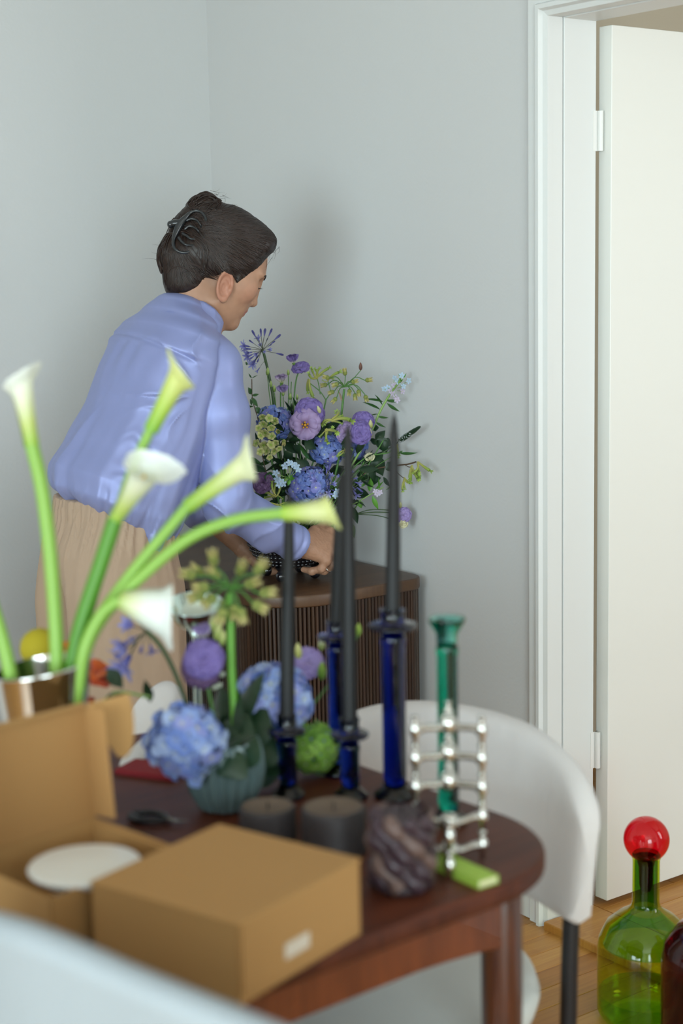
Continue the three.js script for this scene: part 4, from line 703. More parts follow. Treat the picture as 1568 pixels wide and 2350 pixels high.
{ // strands combed from the hairline back to the clip, lying on the mass
  const g1 = [], g2 = [], snap = (f, u, r, lift) => snapTo(hairLocal, f, u, r, lift);
  const edge = [[-0.035, 0.122, 0.003], [0.02, 0.130, 0.004], [0.070, 0.128, 0.006], [0.082, 0.112, 0.012], [0.080, 0.096, 0.028], [0.072, 0.070, 0.045], [0.062, 0.030, 0.060], [0.050, 0.0, 0.068], [0.041, -0.028, 0.070], [0.030, -0.018, 0.074], [0.005, -0.022, 0.076], [-0.006, -0.05, 0.070], [-0.012, -0.085, 0.060], [-0.028, -0.114, 0.045], [-0.042, -0.122, 0.02], [-0.05, -0.122, 0.002]];
  for (let i = 0; i < 980; i++) {
    const s = i % 5 < 4 ? 1 : -1, q = rnd() * (edge.length - 1), k = Math.floor(q), t0 = q - k, a = edge[k].map((v, j) => lerp(v, edge[k + 1][j], t0)), low = k > 10;
    if (rnd() < 0.35) { a[0] -= rr(0, 0.06); a[1] += rr(-0.01, 0.012); }
    const e = low ? [rr(-0.135, -0.115), rr(-0.01, 0.03), s * rr(0, 0.022)] : [rr(-0.118, -0.085), rr(0.0, 0.05), s * rr(0.006, 0.03)], pts = [], n = 9, sag = rr(-0.006, 0.006) - (k > 5 && k < 10 ? 0.006 : 0);
    for (let m = 0; m <= n; m++) { const t = m / n, bul = Math.sin(t * Math.PI); pts.push(headPt(...snap(lerp(a[0], e[0], t) - (low ? 0.03 * bul : 0), lerp(a[1], e[1], t) + sag * bul - (low ? 0.012 * bul : 0), s * lerp(a[2], Math.abs(e[2]), t) + s * 0.04 * bul, 0.0002 + 0.0007 * noise3(i, t * 2.5, 1)))); }
    (i % 3 ? g1 : g2).push(tube(pts, (v) => 0.00105 * Math.min(1, 4 * (1 - v) + 0.3) * Math.min(1, 6 * v + 0.15), 14, 4));
  }
  for (let i = 0; i < 210; i++) { // curls of the bun and the loose mass over the nape
    const top = rnd() < 0.5, c = top ? [-0.100, 0.075] : [-0.092, -0.045], R = top ? 0.034 : 0.046, a0 = rr(0, 6.28), pts = [], tilt = rr(-0.7, 0.9), span = rr(0.9, 2.2), hgt = rr(0.0003, 0.0028);
    for (let k = 0; k <= 8; k++) { const a = a0 + span * k / 8; pts.push(headPt(...snap(c[0] + R * Math.cos(a) * (1 - 0.3 * Math.abs(tilt)), c[1] + R * Math.sin(a) * 0.9, tilt * R + 0.018 * Math.sin(a * 1.3 + i), hgt * Math.sin(k / 8 * Math.PI)))); }
    (i % 2 ? g1 : g2).push(tube(pts, (q) => 0.0012 * Math.sin(Math.PI * clamp(q, 0.06, 0.94)) + 0.0002, 18, 4));
  }
  const fly = (f, u, r, df, du, dr, c, k) => tube([...Array(9)].map((_, i) => { const t = i / 8; return headPt(f + df * t + c * Math.sin(t * k) * 0.010, u + du * t + c * (1 - Math.cos(t * k)) * 0.010, r + dr * t); }), (q) => 0.00042 * (1.2 - q), 20, 3);
  for (let i = 0; i < 26; i++) g1.push(fly(rr(-0.125, -0.09), rr(-0.085, -0.02), rr(-0.02, 0.045), rr(-0.028, -0.004), rr(-0.035, 0.006), rr(-0.01, 0.015), rr(-1, 1), rr(2, 6)));     // loose curls behind
  for (let i = 0; i < 14; i++) g2.push(fly(rr(-0.115, -0.06), rr(0.095, 0.118), rr(-0.02, 0.03), rr(-0.015, 0.03), rr(0.002, 0.010), rr(-0.01, 0.02), rr(-0.8, 0.8), rr(2, 5)));        // and over the bun
  for (let i = 0; i < 6; i++) g2.push(fly(rr(0.072, 0.084), rr(0.055, 0.10), rr(0.028, 0.042), rr(-0.004, 0.012), rr(-0.045, -0.015), rr(0.002, 0.01), rr(-0.5, 0.5), rr(2, 4)));
  for (let i = 0; i < 70; i++) { const q = rr(0, 1); g2.push(fly(lerp(-0.012, -0.05, q), lerp(-0.085, -0.118, q) + rr(-0.004, 0.008), lerp(0.040, 0.006, q), rr(-0.010, -0.002), rr(-0.024, -0.006), rr(-0.004, 0.004), rr(-0.5, 0.5), rr(2, 5))); }
  wpart(person, 'hair_strands', merge(g1), hairMat); wpart(person, 'hair_strands', merge(g2), hairMat2);
}
{ // claw clip: a broad spine with a knob and curved teeth gripping the twist
  const m = std('#1c2226', 0.3, { clearcoat: 0.5 }), P = (px, py, l = 0.0045) => onHair(px, py, l), parts = [];
  const clip = new THREE.Group(); clip.name = 'hair_clip'; clip.userData.label = 'dark claw hair clip'; person.add(clip);
  parts.push(tube([P(474, 508, 0.001), P(470, 496, 0.003), P(460, 486), P(448, 484), P(436, 489, 0.006), P(424, 501, 0.008), P(412, 516, 0.009), P(404, 533, 0.008), P(398, 552, 0.006), P(400, 568, 0.005), P(410, 577, 0.004), P(424, 580, 0.003), P(434, 578, 0.001)], (q) => 0.0030 + 0.0058 * Math.exp(-((q - 0.5) ** 2) / 0.022), 60, 10));
  parts.push(tube([P(416, 512, 0.008), P(406, 512, 0.010), P(397, 513, 0.012), P(391, 515, 0.012)], (q) => 0.0085 - 0.001 * q, 14, 12));
  parts.push(put(new THREE.SphereGeometry(0.0082, 16, 12), P(392, 515, 0.012)));
  for (const tooth of [[[428, 506], [440, 502], [452, 506], [460, 516], [462, 521]], [[424, 526], [434, 519], [446, 522], [455, 530], [456, 534]], [[419, 536], [428, 541], [438, 548], [449, 549]], [[410, 545], [417, 554], [428, 562], [445, 563]]])
    parts.push(tube(tooth.map(([x, y], i) => P(x, y, i === 0 ? 0.006 : i === tooth.length - 1 ? 0.0005 : 0.005)), (q) => 0.0034 - 0.0013 * q, 20, 8));
  wpart(clip, 'claw', merge(parts), m);
}
{ // ring on the ring finger
  const a = at(764, 1296, 3.710), b = at(744, 1309, 3.720), c = a.clone().lerp(b, 0.55), d = b.clone().sub(a).normalize();
  const t = new THREE.TorusGeometry(0.0108, 0.0012, 10, 40); t.rotateX(Math.PI / 2);
  wpart(person, 'ring', put(t, c, d), std('#d8d4cc', 0.12, { metalness: 1 }), 'silver ring');
}
// ---------------------------------------------------------------- flowers: builders
const lin = (h) => new THREE.Color(h);
const petalMat = new THREE.MeshPhysicalMaterial({ vertexColors: true, roughness: 0.62, sheen: 0.25, sheenColor: C('#c8c0e0'), transmission: 0.22, thickness: 0 });
const leafMat = (hex) => new THREE.MeshPhysicalMaterial({ color: C(hex), roughness: 0.46, transmission: 0.12, thickness: 0 });
const leafDark = leafMat('#1f3a22'), leafMid = leafMat('#35602a'), leafBright = leafMat('#5f9a35'), leafGrey = leafMat('#5d7550');
const stemMats = { green: std('#4d7a34', 0.5), dark: std('#38502a', 0.5), pale: std('#86a85a', 0.5), brown: std('#5a4634', 0.6), lime: std('#7fb33a', 0.42), limeDeep: std('#4e9a1e', 0.42) };
// a petal or leaf: base at the origin, growing along +y, opening towards +z
function blade(L, W, o = {}) {
  const { bend = 0.3, cup = 0.25, peak = 0.6, point = 0.8, base = 0.15, ruffle = 0, waves = 5, nu = 6, nv = 8, fold = 0, twist = 0, color, s = 0 } = o, pos = [], idx = [], col = [], c = new THREE.Color();
  for (let j = 0; j <= nv; j++) for (let i = 0; i <= nu; i++) {
    const v = j / nv, u = i / nu * 2 - 1, prof = v < peak ? base + (1 - base) * Math.sin(v / peak * Math.PI / 2) : Math.pow(Math.cos((v - peak) / (1 - peak) * Math.PI / 2), point), w = W * Math.max(prof, j === nv ? 0.02 : 0);
    const a = bend * v, y = bend ? L * Math.sin(a) / bend : L * v, z0 = bend ? L * (1 - Math.cos(a)) / bend : 0, edge = ruffle * v * v * Math.sin(u * waves + v * 4 + s) * L;
    const x = w * Math.sin(u * (0.6 + cup)) / Math.sin(0.6 + cup) , lift = -cup * w * (1 - u * u) + fold * Math.abs(u) * w, tw = twist * v, X = x * Math.cos(tw) - (lift + edge) * Math.sin(tw), Zl = x * Math.sin(tw) + (lift + edge) * Math.cos(tw);
    pos.push(X, y - Zl * Math.sin(a) * 1, z0 + Zl * Math.cos(a));
    if (color) { color(c, v, Math.abs(u)); col.push(c.r, c.g, c.b); }
  }
  for (let j = 0; j < nv; j++) for (let i = 0; i < nu; i++) { const a = j * (nu + 1) + i, b = a + 1, d = a + nu + 1, e = d + 1; idx.push(a, b, d, b, e, d); }
  const g = new THREE.BufferGeometry(); g.setAttribute('position', new THREE.Float32BufferAttribute(pos, 3)); if (color) g.setAttribute('color', new THREE.Float32BufferAttribute(col, 3)); g.setIndex(idx); g.computeVertexNormals(); return g;
}
const grad = (stops) => { const cs = stops.map(([t, h]) => [t, lin(h)]); return (c, v) => { let i = 0; while (i < cs.length - 2 && v > cs[i + 1][0]) i++; c.copy(cs[i][1]).lerp(cs[i + 1][1], clamp((v - cs[i][0]) / (cs[i + 1][0] - cs[i][0]), 0, 1)); }; };
const tinted = (g, f) => paint(g, (c, x, y, z) => f(c, x, y, z));
const flat = (g, hex) => { const h = lin(hex); return paint(g, (c) => c.copy(h)); };
function orient(m, dir, phi, tilt) { // pieces set round an axis and tipped outwards
  m.quaternion.setFromUnitVectors(V3(0, 1, 0), dir.clone().normalize()).multiply(new THREE.Quaternion().setFromAxisAngle(V3(0, 1, 0), phi)).multiply(new THREE.Quaternion().setFromAxisAngle(V3(1, 0, 0), tilt)); return m;
}
const baked = (g, phi, tilt, off = 0) => { const o = orient(new THREE.Object3D(), V3(0, 1, 0), phi, tilt); o.position.set(0, off, 0); o.updateMatrix(); return g.clone().applyMatrix4(o.matrix); };
function flower(name, label, cat, pts, r, mat, group) { const o = thing(name, label, cat, pts[0].clone(), group); wpart(o, 'stem', tube(pts, r, Math.max(10, pts.length * 5), 7), mat); return o; }
function at0(o, p) { return p.clone().sub(o.position); }
function leafOn(o, p, dir, L, W, mat, roll = 0, opt = {}) { return aim(part(o, 'leaf', blade(L, W, { bend: 0.7, cup: 0.1, fold: 0.25, peak: 0.4, point: 1.1, base: 0.05, nu: 4, nv: 8, ...opt }), mat), at0(o, p), dir, 1, roll); }
function petiole(o, a, b, r, mat, name = 'twig') { const m = a.clone().lerp(b, 0.5).add(V3(0, -0.15 * a.distanceTo(b), 0)); return wpart(o, name, tube([a, m, b], r, 10, 6), mat); }
// lisianthus: rings of ruffled petals
const lisPal = { purple: [[0, '#d9d2c4'], [0.22, '#8f7cb8'], [0.7, '#8a76bb'], [1, '#7560a8']], mauve: [[0, '#4a1f33'], [0.2, '#8a6590'], [0.6, '#b39bc8'], [1, '#a88fc0']], pale: [[0, '#c8cf8a'], [0.4, '#d7cfd2'], [0.8, '#b8a0c8'], [1, '#a58cc0']], plum: [[0, '#5a3a58'], [0.5, '#6c4a72'], [1, '#7a5a86']], cream: [[0, '#b9c56a'], [0.5, '#dcd9a6'], [1, '#e3dcb8']], lilac: [[0, '#cfd09a'], [0.35, '#b3a0cc'], [1, '#a08ac8']] };
const lisGeo = {};
function cupPetals(pal) { return lisGeo[pal + 'cup'] ??= [0, 1, 2].map((k) => blade(1, 0.5, { bend: -0.15 + 0.25 * k, cup: 0.45, peak: 0.7, point: 0.45, base: 0.3, ruffle: 0.05, waves: 5 + k, nu: 8, nv: 8, s: k * 2, color: grad(lisPal[pal]) })); }
function lisPetals(pal) { return lisGeo[pal] ??= [0, 1, 2].map((k) => blade(1, 0.52, { bend: [0.9, 0.75, 1.05][k], cup: 0.35, peak: 0.72, point: 0.45, base: 0.22, ruffle: 0.09, waves: [6, 8, 7][k], nu: 8, nv: 8, s: k * 2, color: grad(lisPal[pal]) })); }
const calyxGeo = flat(merge([lathe([[0, 0], [0.1, 0.02], [0.2, 0.15], [0.24, 0.3], [0.2, 0.32]], 10), ...[0, 1, 2, 3, 4].map((k) => baked(blade(0.75, 0.05, { bend: -0.5, cup: 0.1, nu: 2, nv: 5, base: 0.6 }), k * 1.2566, 0.45, 0.1))].map((g) => { g.deleteAttribute('uv'); return g; })), '#6f9440');
function lisBloom(o, p, dir, R, pal, open = 1, eye = false, rings = [[6, 1.22, 1.02], [5, 0.8, 0.95], [5, 0.48, 0.84], [3, 0.2, 0.74]]) {
  const b = new THREE.Group(); b.name = 'bloom'; b.position.copy(at0(o, p)); o.add(b); const closed = open < 0.5, gs = closed ? cupPetals(pal) : lisPetals(pal); let k = 0;
  for (const [n, t, s] of rings) for (let i = 0; i < n; i++) { const m = part(b, 'petal', gs[k++ % 3], petalMat); orient(m, dir, i / n * 6.283 + t * 3 + rr(-0.2, 0.2), closed ? 0.06 + t * 0.42 * rr(0.85, 1.1) : 0.12 + t * open * rr(0.85, 1.1)); m.scale.set(R * 1.25 * s, R * 1.15 * s, R * 1.15 * s); m.position.copy(dir).multiplyScalar(-R * 0.55); }
  const c = part(b, 'calyx', calyxGeo, petalMat); orient(c, dir, 0, 0); c.scale.setScalar(R * 0.9); c.position.copy(dir).multiplyScalar(-R * 0.85);
  if (eye) { const e = part(b, 'stamens', flat(merge([new THREE.SphereGeometry(0.12, 8, 6).translate(0, 0.16, 0), ...[0, 1, 2, 3, 4].map((i) => new THREE.SphereGeometry(0.075, 6, 5).translate(0.2 * Math.cos(i * 1.2566), 0.2, 0.2 * Math.sin(i * 1.2566)))].map((g) => { g.deleteAttribute('uv'); return g; })), '#d99a1c'), petalMat); orient(e, dir, 0, 0); e.scale.setScalar(R); e.position.copy(dir).multiplyScalar(-R * 0.42); }
  return b;
}
const budGeo = {};
function bud(o, p, dir, L, hexA, hexB, name = 'bud') {
  const g = budGeo[hexA + hexB] ??= paint(merge([lathe([[0, 0], [0.1, 0.02], [0.2, 0.18], [0.24, 0.4], [0.2, 0.65], [0.11, 0.88], [0.03, 1], [0, 1.01]], 10), ...[0, 1, 2, 3].map((k) => baked(blade(0.62, 0.045, { bend: -0.4, nu: 2, nv: 5, base: 0.6 }), k * 1.57, 0.42, 0.04))].map((q) => { q.deleteAttribute('uv'); return q; })), ((A, B) => (c, x, y) => c.copy(A).lerp(B, smooth(y, 0.25, 0.8)))(lin(hexA), lin(hexB)));
  return aim(part(o, name, g, petalMat), at0(o, p), dir, L);
}
// agapanthus florets, with their stalk, along +y
function agaFloret(open) {
  const col = grad([[0, '#5d5a9c'], [0.35, '#7a78bd'], [0.75, '#9a9cd8'], [1, '#8586cc']]);
  const parts = [paint(tube([V3(), V3(0.002, 0.5, 0.03), V3(0, 1, 0)], 0.018, 8, 5), (c) => c.set('#4a5030'))];
  if (open) { parts.push(paint(lathe([[0.02, 0.98], [0.05, 1.04], [0.06, 1.2], [0.085, 1.34]], 9), (c, x, y) => c.set(y > 1.2 ? '#6f6db6' : '#5452a0')));
    for (let k = 0; k < 6; k++) parts.push(baked(blade(0.5, 0.07, { bend: 1.1 * open, cup: 0.2, peak: 0.6, nu: 2, nv: 6, base: 0.5, color: col }), k * 1.047, 0.22 + 0.25 * open, 1.3)); }
  else parts.push(paint(lathe([[0, 0.96], [0.03, 1.0], [0.05, 1.15], [0.075, 1.35], [0.06, 1.48], [0, 1.55]], 9), (c, x, y) => c.set(y > 1.25 ? '#4a4a90' : '#6866ac')));
  return merge(parts.map((g) => { g.deleteAttribute('uv'); return g; }));
}
const agaGeos = [agaFloret(1), agaFloret(0.6), agaFloret(0)];
function floretAt(o, p, tip, kind, name = 'floret', scaleW = 1) { const d = tip.clone().sub(p), l = d.length() / (kind === 2 ? 1.55 : 1.75); const m = aim(part(o, name, agaGeos[kind], petalMat), at0(o, p), d, 1, rnd() * 6); m.scale.set(l * scaleW, l, l * scaleW); return m; }
// hydrangea florets: four round petals, facing +y, radius 1
function hydFloret(k, cols) {
  const g = [];
  for (let i = 0; i < 4; i++) { const col = grad(cols); g.push(baked(blade(0.98, 0.56, { bend: 0.35 + 0.2 * ((i + k) % 3), cup: 0.15, peak: 0.6, point: 0.5, base: 0.25, nu: 4, nv: 4, ruffle: 0.03, s: i + k, color: col }), i * 1.5708 + 0.2 * Math.sin(i * 3 + k), 1.25 - 0.14 * ((i * 2 + k) % 3))); }
  g.push(flat(new THREE.SphereGeometry(0.13, 6, 5).translate(0, 0.08, 0), k % 2 ? '#c8d0a8' : '#7f93c8').deleteAttribute('uv') && flat(new THREE.SphereGeometry(0.13, 6, 5).translate(0, 0.08, 0), k % 2 ? '#d2d8a8' : '#8ea2d0'));
  g.forEach((q) => q.deleteAttribute('uv')); return merge(g);
}
const hyd = {
  sky: [0, 1, 2, 3].map((k) => hydFloret(k, [[[0, '#cfd9ee'], [0.4, '#8aa5e6'], [1, '#9fb5ee']], [[0, '#e4eaf4'], [0.4, '#aec2f0'], [1, '#bccdf4']], [[0, '#a6b6e2'], [0.5, '#7490da'], [1, '#8099e0']], [[0, '#d0cdea'], [0.5, '#9aa4e4'], [1, '#a9b0ea']]][k])),
  deep: [0, 1, 2, 3].map((k) => hydFloret(k, [[[0, '#a3b3e0'], [0.4, '#6a80c8'], [1, '#7a90d4']], [[0, '#bcc8e8'], [0.4, '#849ad8'], [1, '#95a8e0']], [[0, '#7c8cc8'], [0.5, '#566cb4'], [1, '#647abc']], [[0, '#aaa8d8'], [0.5, '#7a7fc8'], [1, '#868cd0']]][k])),
  green: [0, 1, 2, 3].map((k) => hydFloret(k, [[[0, '#6f9a2e'], [1, '#8fc046']], [[0, '#86b23a'], [1, '#a7d25a']], [[0, '#557f24'], [1, '#76a838']], [[0, '#7aa636'], [1, '#98c84e']]][k])),
};
function hydHead(o, c, R, n, set, size, facing = V3(0, 0, 0), min = -2) {
  const ga = Math.PI * (3 - Math.sqrt(5));
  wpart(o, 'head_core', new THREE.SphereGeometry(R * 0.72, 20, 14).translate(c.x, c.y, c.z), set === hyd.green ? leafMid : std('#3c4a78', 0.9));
  for (let i = 0; i < n; i++) { const y = 1 - 2 * (i + 0.5) / n, r = Math.sqrt(1 - y * y), d = V3(r * Math.cos(ga * i), y, r * Math.sin(ga * i)); if (d.dot(facing) < min) continue;
    const m = part(o, 'floret', set[Math.floor(rnd() * 4)], petalMat), dd = d.clone().add(V3(rr(-0.3, 0.3), rr(-0.3, 0.3), rr(-0.3, 0.3))); aim(m, at0(o, c).addScaledVector(d, R * rr(0.80, 1.06)), dd, size * rr(0.8, 1.2), rnd() * 6); }
}
// nodding bells of the ornamental onion
const bellGeo = (() => { const col = grad([[0, '#6c8c3c'], [0.45, '#b5ad62'], [1, '#cdbd86']]), g = [paint(lathe([[0, 0], [0.16, 0.04], [0.3, 0.22], [0.33, 0.4]], 10), (c, x, y) => c.set(y < 0.15 ? '#5f8436' : '#9aa050'))];
  for (let k = 0; k < 6; k++) g.push(baked(blade(0.75, 0.16, { bend: 0.35, cup: 0.3, peak: 0.45, point: 1, nu: 3, nv: 5, base: 0.8, color: col }), k * 1.047, -0.02, 0.3).translate(0.0, 0, 0)); g.forEach((q) => q.deleteAttribute('uv'));
  for (let k = 0; k < 6; k++) { const a = k * 1.047; g[k + 1].translate(0.22 * Math.sin(a), 0, 0.22 * Math.cos(a)); } return merge(g); })();
function bell(o, hub, p, dir, L, mat = stemMats.green, rise = 0.3) { // hub: where its stalk starts; p: base of the bell
  const m = hub.clone().lerp(p, 0.55).add(V3(0, rise * hub.distanceTo(p), 0)); wpart(o, 'pedicel', tube([hub, m, p], 0.0013 * L / 0.02, 10, 5), mat); return aim(part(o, 'bell', bellGeo, petalMat), at0(o, p), dir, L, rnd() * 6); }
// kangaroo paw: furry curved tubes that split at the tip
function clawGeo(curve) {
  const pts = [0, 0.25, 0.5, 0.75, 1].map((t) => V3(0, Math.sin(curve * t) / curve, (1 - Math.cos(curve * t)) / curve)), e = pts[4], d = V3(0, Math.cos(curve), Math.sin(curve));
  const A = lin('#b7b35c'), B = lin('#93ab48'), g = [paint(tube(pts, (t) => 0.055 + 0.055 * t, 10, 7), (c, x, y) => c.copy(A).lerp(B, smooth(y, 0.2, 0.9)))];
  for (let k = 0; k < 6; k++) { const q = blade(0.3, 0.05, { bend: 0.9, nu: 2, nv: 4, base: 0.7, color: (c) => c.set('#a3bd55') }), o = orient(new THREE.Object3D(), d, k * 1.047, 0.3); o.position.copy(e); o.updateMatrix(); g.push(q.applyMatrix4(o.matrix)); }
  g.forEach((q) => q.deleteAttribute('uv')); return merge(g);
}
const claws = [clawGeo(0.5), clawGeo(1.0), clawGeo(1.5)];
function claw(o, p, tip, k) { const d = tip.clone().sub(p); return aim(part(o, 'floret', claws[k ?? Math.floor(rnd() * 3)], petalMat), at0(o, p), d, d.length() / 1.1, rnd() * 6); }
// little stars
const starGeo = (hex, hex2) => merge([...[0, 1, 2, 3, 4].map((k) => baked(blade(1, 0.3, { bend: 0.4, peak: 0.6, point: 0.6, base: 0.3, nu: 2, nv: 4, color: grad([[0, hex2], [0.3, hex], [1, hex]]) }), k * 1.2566, 1.25)), flat(new THREE.SphereGeometry(0.16, 6, 5), '#e8e6c0')].map((g) => { g.deleteAttribute('uv'); return g; }));
const starBlue = starGeo('#b9d0e6', '#7fa0c8'), starLilac = starGeo('#cfc2d8', '#9a7aa8');
// ---------------------------------------------------------------- the bowl and the bouquet on the sideboard
const SB = 0.745, bowlC = at(666, 1262, 3.80); bowlC.y = SB;
const darkGlass = new THREE.MeshPhysicalMaterial({ color: C('#17151a'), roughness: 0.08, specularIntensity: 1, clearcoat: 1, clearcoatRoughness: 0.04 });
{
  const b = thing('glass_bowl', 'black pressed-glass bowl with a knobbly surface and ball feet on the sideboard', 'bowl', bowlC.clone()), prof = [[0, 0.03], [0.045, 0.03], [0.066, 0.038], [0.086, 0.058], [0.098, 0.082], [0.104, 0.108], [0.1055, 0.112], [0.102, 0.112], [0.092, 0.082], [0.07, 0.05], [0, 0.042]];
  part(b, 'vessel', lathe(prof, 56), darkGlass);
  const knob = new THREE.SphereGeometry(0.0052, 10, 7), all = [];
  for (const [r, y, n] of [[0.066, 0.0405, 40], [0.078, 0.0505, 46], [0.087, 0.0615, 50], [0.0935, 0.073, 54], [0.0985, 0.085, 56], [0.102, 0.097, 58]]) for (let i = 0; i < n; i++) { const a = (i + (y * 100 % 2 > 1 ? 0.5 : 0)) / n * 6.283; all.push(knob.clone().translate(r * Math.cos(a), y, r * Math.sin(a))); }
  const k = part(b, 'knobs', merge(all), darkGlass); k.userData.kind = 'stuff';
  const f0 = onY(638, 1314, SB + 0.0135).sub(bowlC), a0 = Math.atan2(f0.z, f0.x) + 0.6, fr = 0.062;
  for (let i = 0; i < 4; i++) { const a = a0 + i * Math.PI / 2, x = fr * Math.cos(a), z = fr * Math.sin(a); part(b, 'ball_foot', merge([new THREE.SphereGeometry(0.0135, 24, 18).translate(x, 0.0135, z), lathe([[0.006, 0.022], [0.009, 0.028], [0.014, 0.036]], 16).translate(x, 0, z)]), darkGlass); }
}
const zb = (px, py, dz = 0) => Math.min(3.79 + dz, onZ(px, py, 0.045).clone().sub(EYE).dot(FWD));
const B = (px, py, dz = 0) => at(px, py, zb(px, py, dz));
const toCam = (px, py, l = 0, u = 0) => ray(px, py).normalize().negate().addScaledVector(RIGHT, l).addScaledVector(UPV, u).normalize();
const root = (k = 0) => bowlC.clone().add(V3(0.035 * Math.sin(k * 2.4), 0.055, 0.035 * Math.cos(k * 2.4)));
const stem = (k, ...pts) => [root(k), ...pts.map((p) => B(...p))];
const BQ = 'flower';
{ // agapanthus, tallest on the left
  const o = flower('agapanthus', 'tall blue-violet agapanthus with a loose starry head at the top left of the bouquet', BQ, stem(1, [650, 1080], [630, 930], [615, 850], [604, 805]), 0.0033, stemMats.dark), hub = B(603, 803);
  const tips = [[578, 757, 2], [598, 753, 2], [609, 753, 2], [625, 753, 2], [645, 767, 2], [590, 770, 0], [571, 780, 2], [550, 790, 0], [556, 800, 1], [560, 812, 0], [568, 828, 1], [577, 838, 0], [590, 832, 2], [652, 815, 2], [622, 802, 1], [608, 808, 0], [632, 782, 2], [615, 775, 2], [597, 790, 1], [585, 815, 1], [560, 822, 0], [574, 845, 0], [588, 822, 2], [624, 790, 2]];
  for (const [x, y, k] of tips) floretAt(o, hub, B(x, y, rr(-0.04, 0.04)), k);
  wpart(o, 'pedicel', tube([hub, B(607, 820), B(607, 832)], 0.0008, 8, 5), stemMats.pale); floretAt(o, B(608, 828), B(587, 856), 1);
}
{ // tall lisianthus group left
  const o = flower('lisianthus', 'pale lisianthus with two cup blooms and green buds below the agapanthus', BQ, stem(2, [655, 1080], [645, 960], [644, 880]), 0.0018, stemMats.green);
  lisBloom(o, B(646, 868), V3(0.05, 1, 0.1).normalize(), 0.019, 'pale', 0.28); lisBloom(o, B(649, 893), V3(0.1, 1, 0.15).normalize(), 0.019, 'lilac', 0.35);
  for (const [x, y, l] of [[614, 862, 0.020], [622, 890, 0.017], [630, 900, 0.017], [662, 862, 0.015], [666, 918, 0.017], [650, 910, 0.013], [682, 918, 0.014]]) { bud(o, B(x, y), V3(rr(-0.15, 0.15), 1, 0), l, '#7d9c48', '#b7cc78'); wpart(o, 'branch', tube([B(lerp(648, x, 0.3), 1010), B(x + (x < 650 ? 6 : 0), y + 55), B(x, y + 1)], 0.0011, 12, 5), stemMats.green); }
}
{
  const o = flower('lisianthus', 'twin purple lisianthus blooms rising above the rest on one thin stem', BQ, stem(3, [680, 1060], [674, 950], [680, 870], [687, 850]), 0.0017, stemMats.green);
  lisBloom(o, B(672, 822), V3(-0.15, 1, 0.1).normalize(), 0.020, 'purple', 0.3); lisBloom(o, B(690, 842), V3(0.35, 0.85, 0.4).normalize(), 0.022, 'purple', 0.5);
  leafOn(o, B(682, 940), V3(0.35, 0.8, 0.2), 0.045, 0.008, leafMid); leafOn(o, B(671, 950), V3(-0.1, 1, 0.2), 0.04, 0.007, leafDark);
  wpart(o, 'branch', tube([B(676, 960), B(668, 900), B(669, 876)], 0.0011, 10, 5), stemMats.green);
}
{ // the pair in the middle
  const o = flower('lisianthus', 'two large open lisianthus blooms one above the other, the lower with an orange centre', BQ, stem(4, [700, 1090], [706, 1010], [712, 960]), 0.002, stemMats.green);
  lisBloom(o, B(713, 942, -0.06), toCam(713, 942, 0.15, 0.35), 0.033, 'purple', 0.85); lisBloom(o, B(700, 977, -0.075), toCam(700, 977, -0.05, -0.2), 0.034, 'mauve', 1.15, true, [[6, 1.05, 1], [4, 0.85, 0.8]]);
  bud(o, B(735, 948, -0.07), V3(0.1, 0.8, 0.4), 0.020, '#c9c58a', '#d2d09c');
}
{
  const o = flower('lisianthus', 'cluster of purple lisianthus with cream buds on the right, behind the tapers', BQ, stem(5, [770, 1110], [815, 1040], [832, 990]), 0.002, stemMats.green);
  lisBloom(o, B(836, 962, -0.03), toCam(836, 962, 0.2, 0.6), 0.025, 'purple', 0.75); lisBloom(o, B(828, 992, -0.05), toCam(828, 992, 0.1, 0.2), 0.026, 'purple', 0.75); lisBloom(o, B(790, 992, -0.04), toCam(790, 992, -0.4, 0.1), 0.024, 'mauve', 0.9);
  for (const [x, y, l] of [[851, 984, 0.024], [850, 1006, 0.026], [838, 1018, 0.016]]) bud(o, B(x, y, -0.03), V3(0.25, 0.8, 0.2), l, '#b3b560', '#d8d69e');
}
{
  const o = flower('lisianthus', 'half open cream lisianthus bud low on the right side of the bouquet', BQ, stem(6, [790, 1120], [830, 1070], [838, 1056]), 0.0014, stemMats.green);
  lisBloom(o, B(849, 1050), V3(0.45, 0.6, 0.3).normalize(), 0.016, 'cream', 0.3); leafOn(o, B(828, 1075), V3(0.6, -0.4, 0.2), 0.03, 0.006, leafMid);
}
{
  const o = flower('lisianthus', 'lilac lisianthus sticking out far to the right on long thin stems', BQ, stem(7, [760, 1190], [800, 1183], [850, 1176], [905, 1176]), 0.0015, stemMats.dark);
  wpart(o, 'branch', tube([B(805, 1184), B(850, 1170), B(910, 1172)], 0.0013, 12, 5), stemMats.dark); wpart(o, 'branch', tube([B(815, 1180), B(870, 1184), B(912, 1196)], 0.0012, 12, 5), stemMats.dark);
  lisBloom(o, B(925, 1180), V3(0.55, 0.45, 0.55).normalize(), 0.019, 'lilac', 0.7); lisBloom(o, B(925, 1202), V3(0.75, -0.25, 0.3).normalize(), 0.015, 'cream', 0.3); bud(o, B(918, 1166), V3(0.4, 0.85, 0.2), 0.018, '#a9ad5e', '#d6d49a');
}
{
  const o = flower('lisianthus', 'dark plum lisianthus tucked beside the sleeve at the left of the bouquet', BQ, stem(8, [630, 1150], [612, 1120]), 0.0016, stemMats.dark);
  lisBloom(o, B(602, 1106, -0.05), toCam(602, 1106, -0.2, 0.3), 0.024, 'plum', 0.7);
}
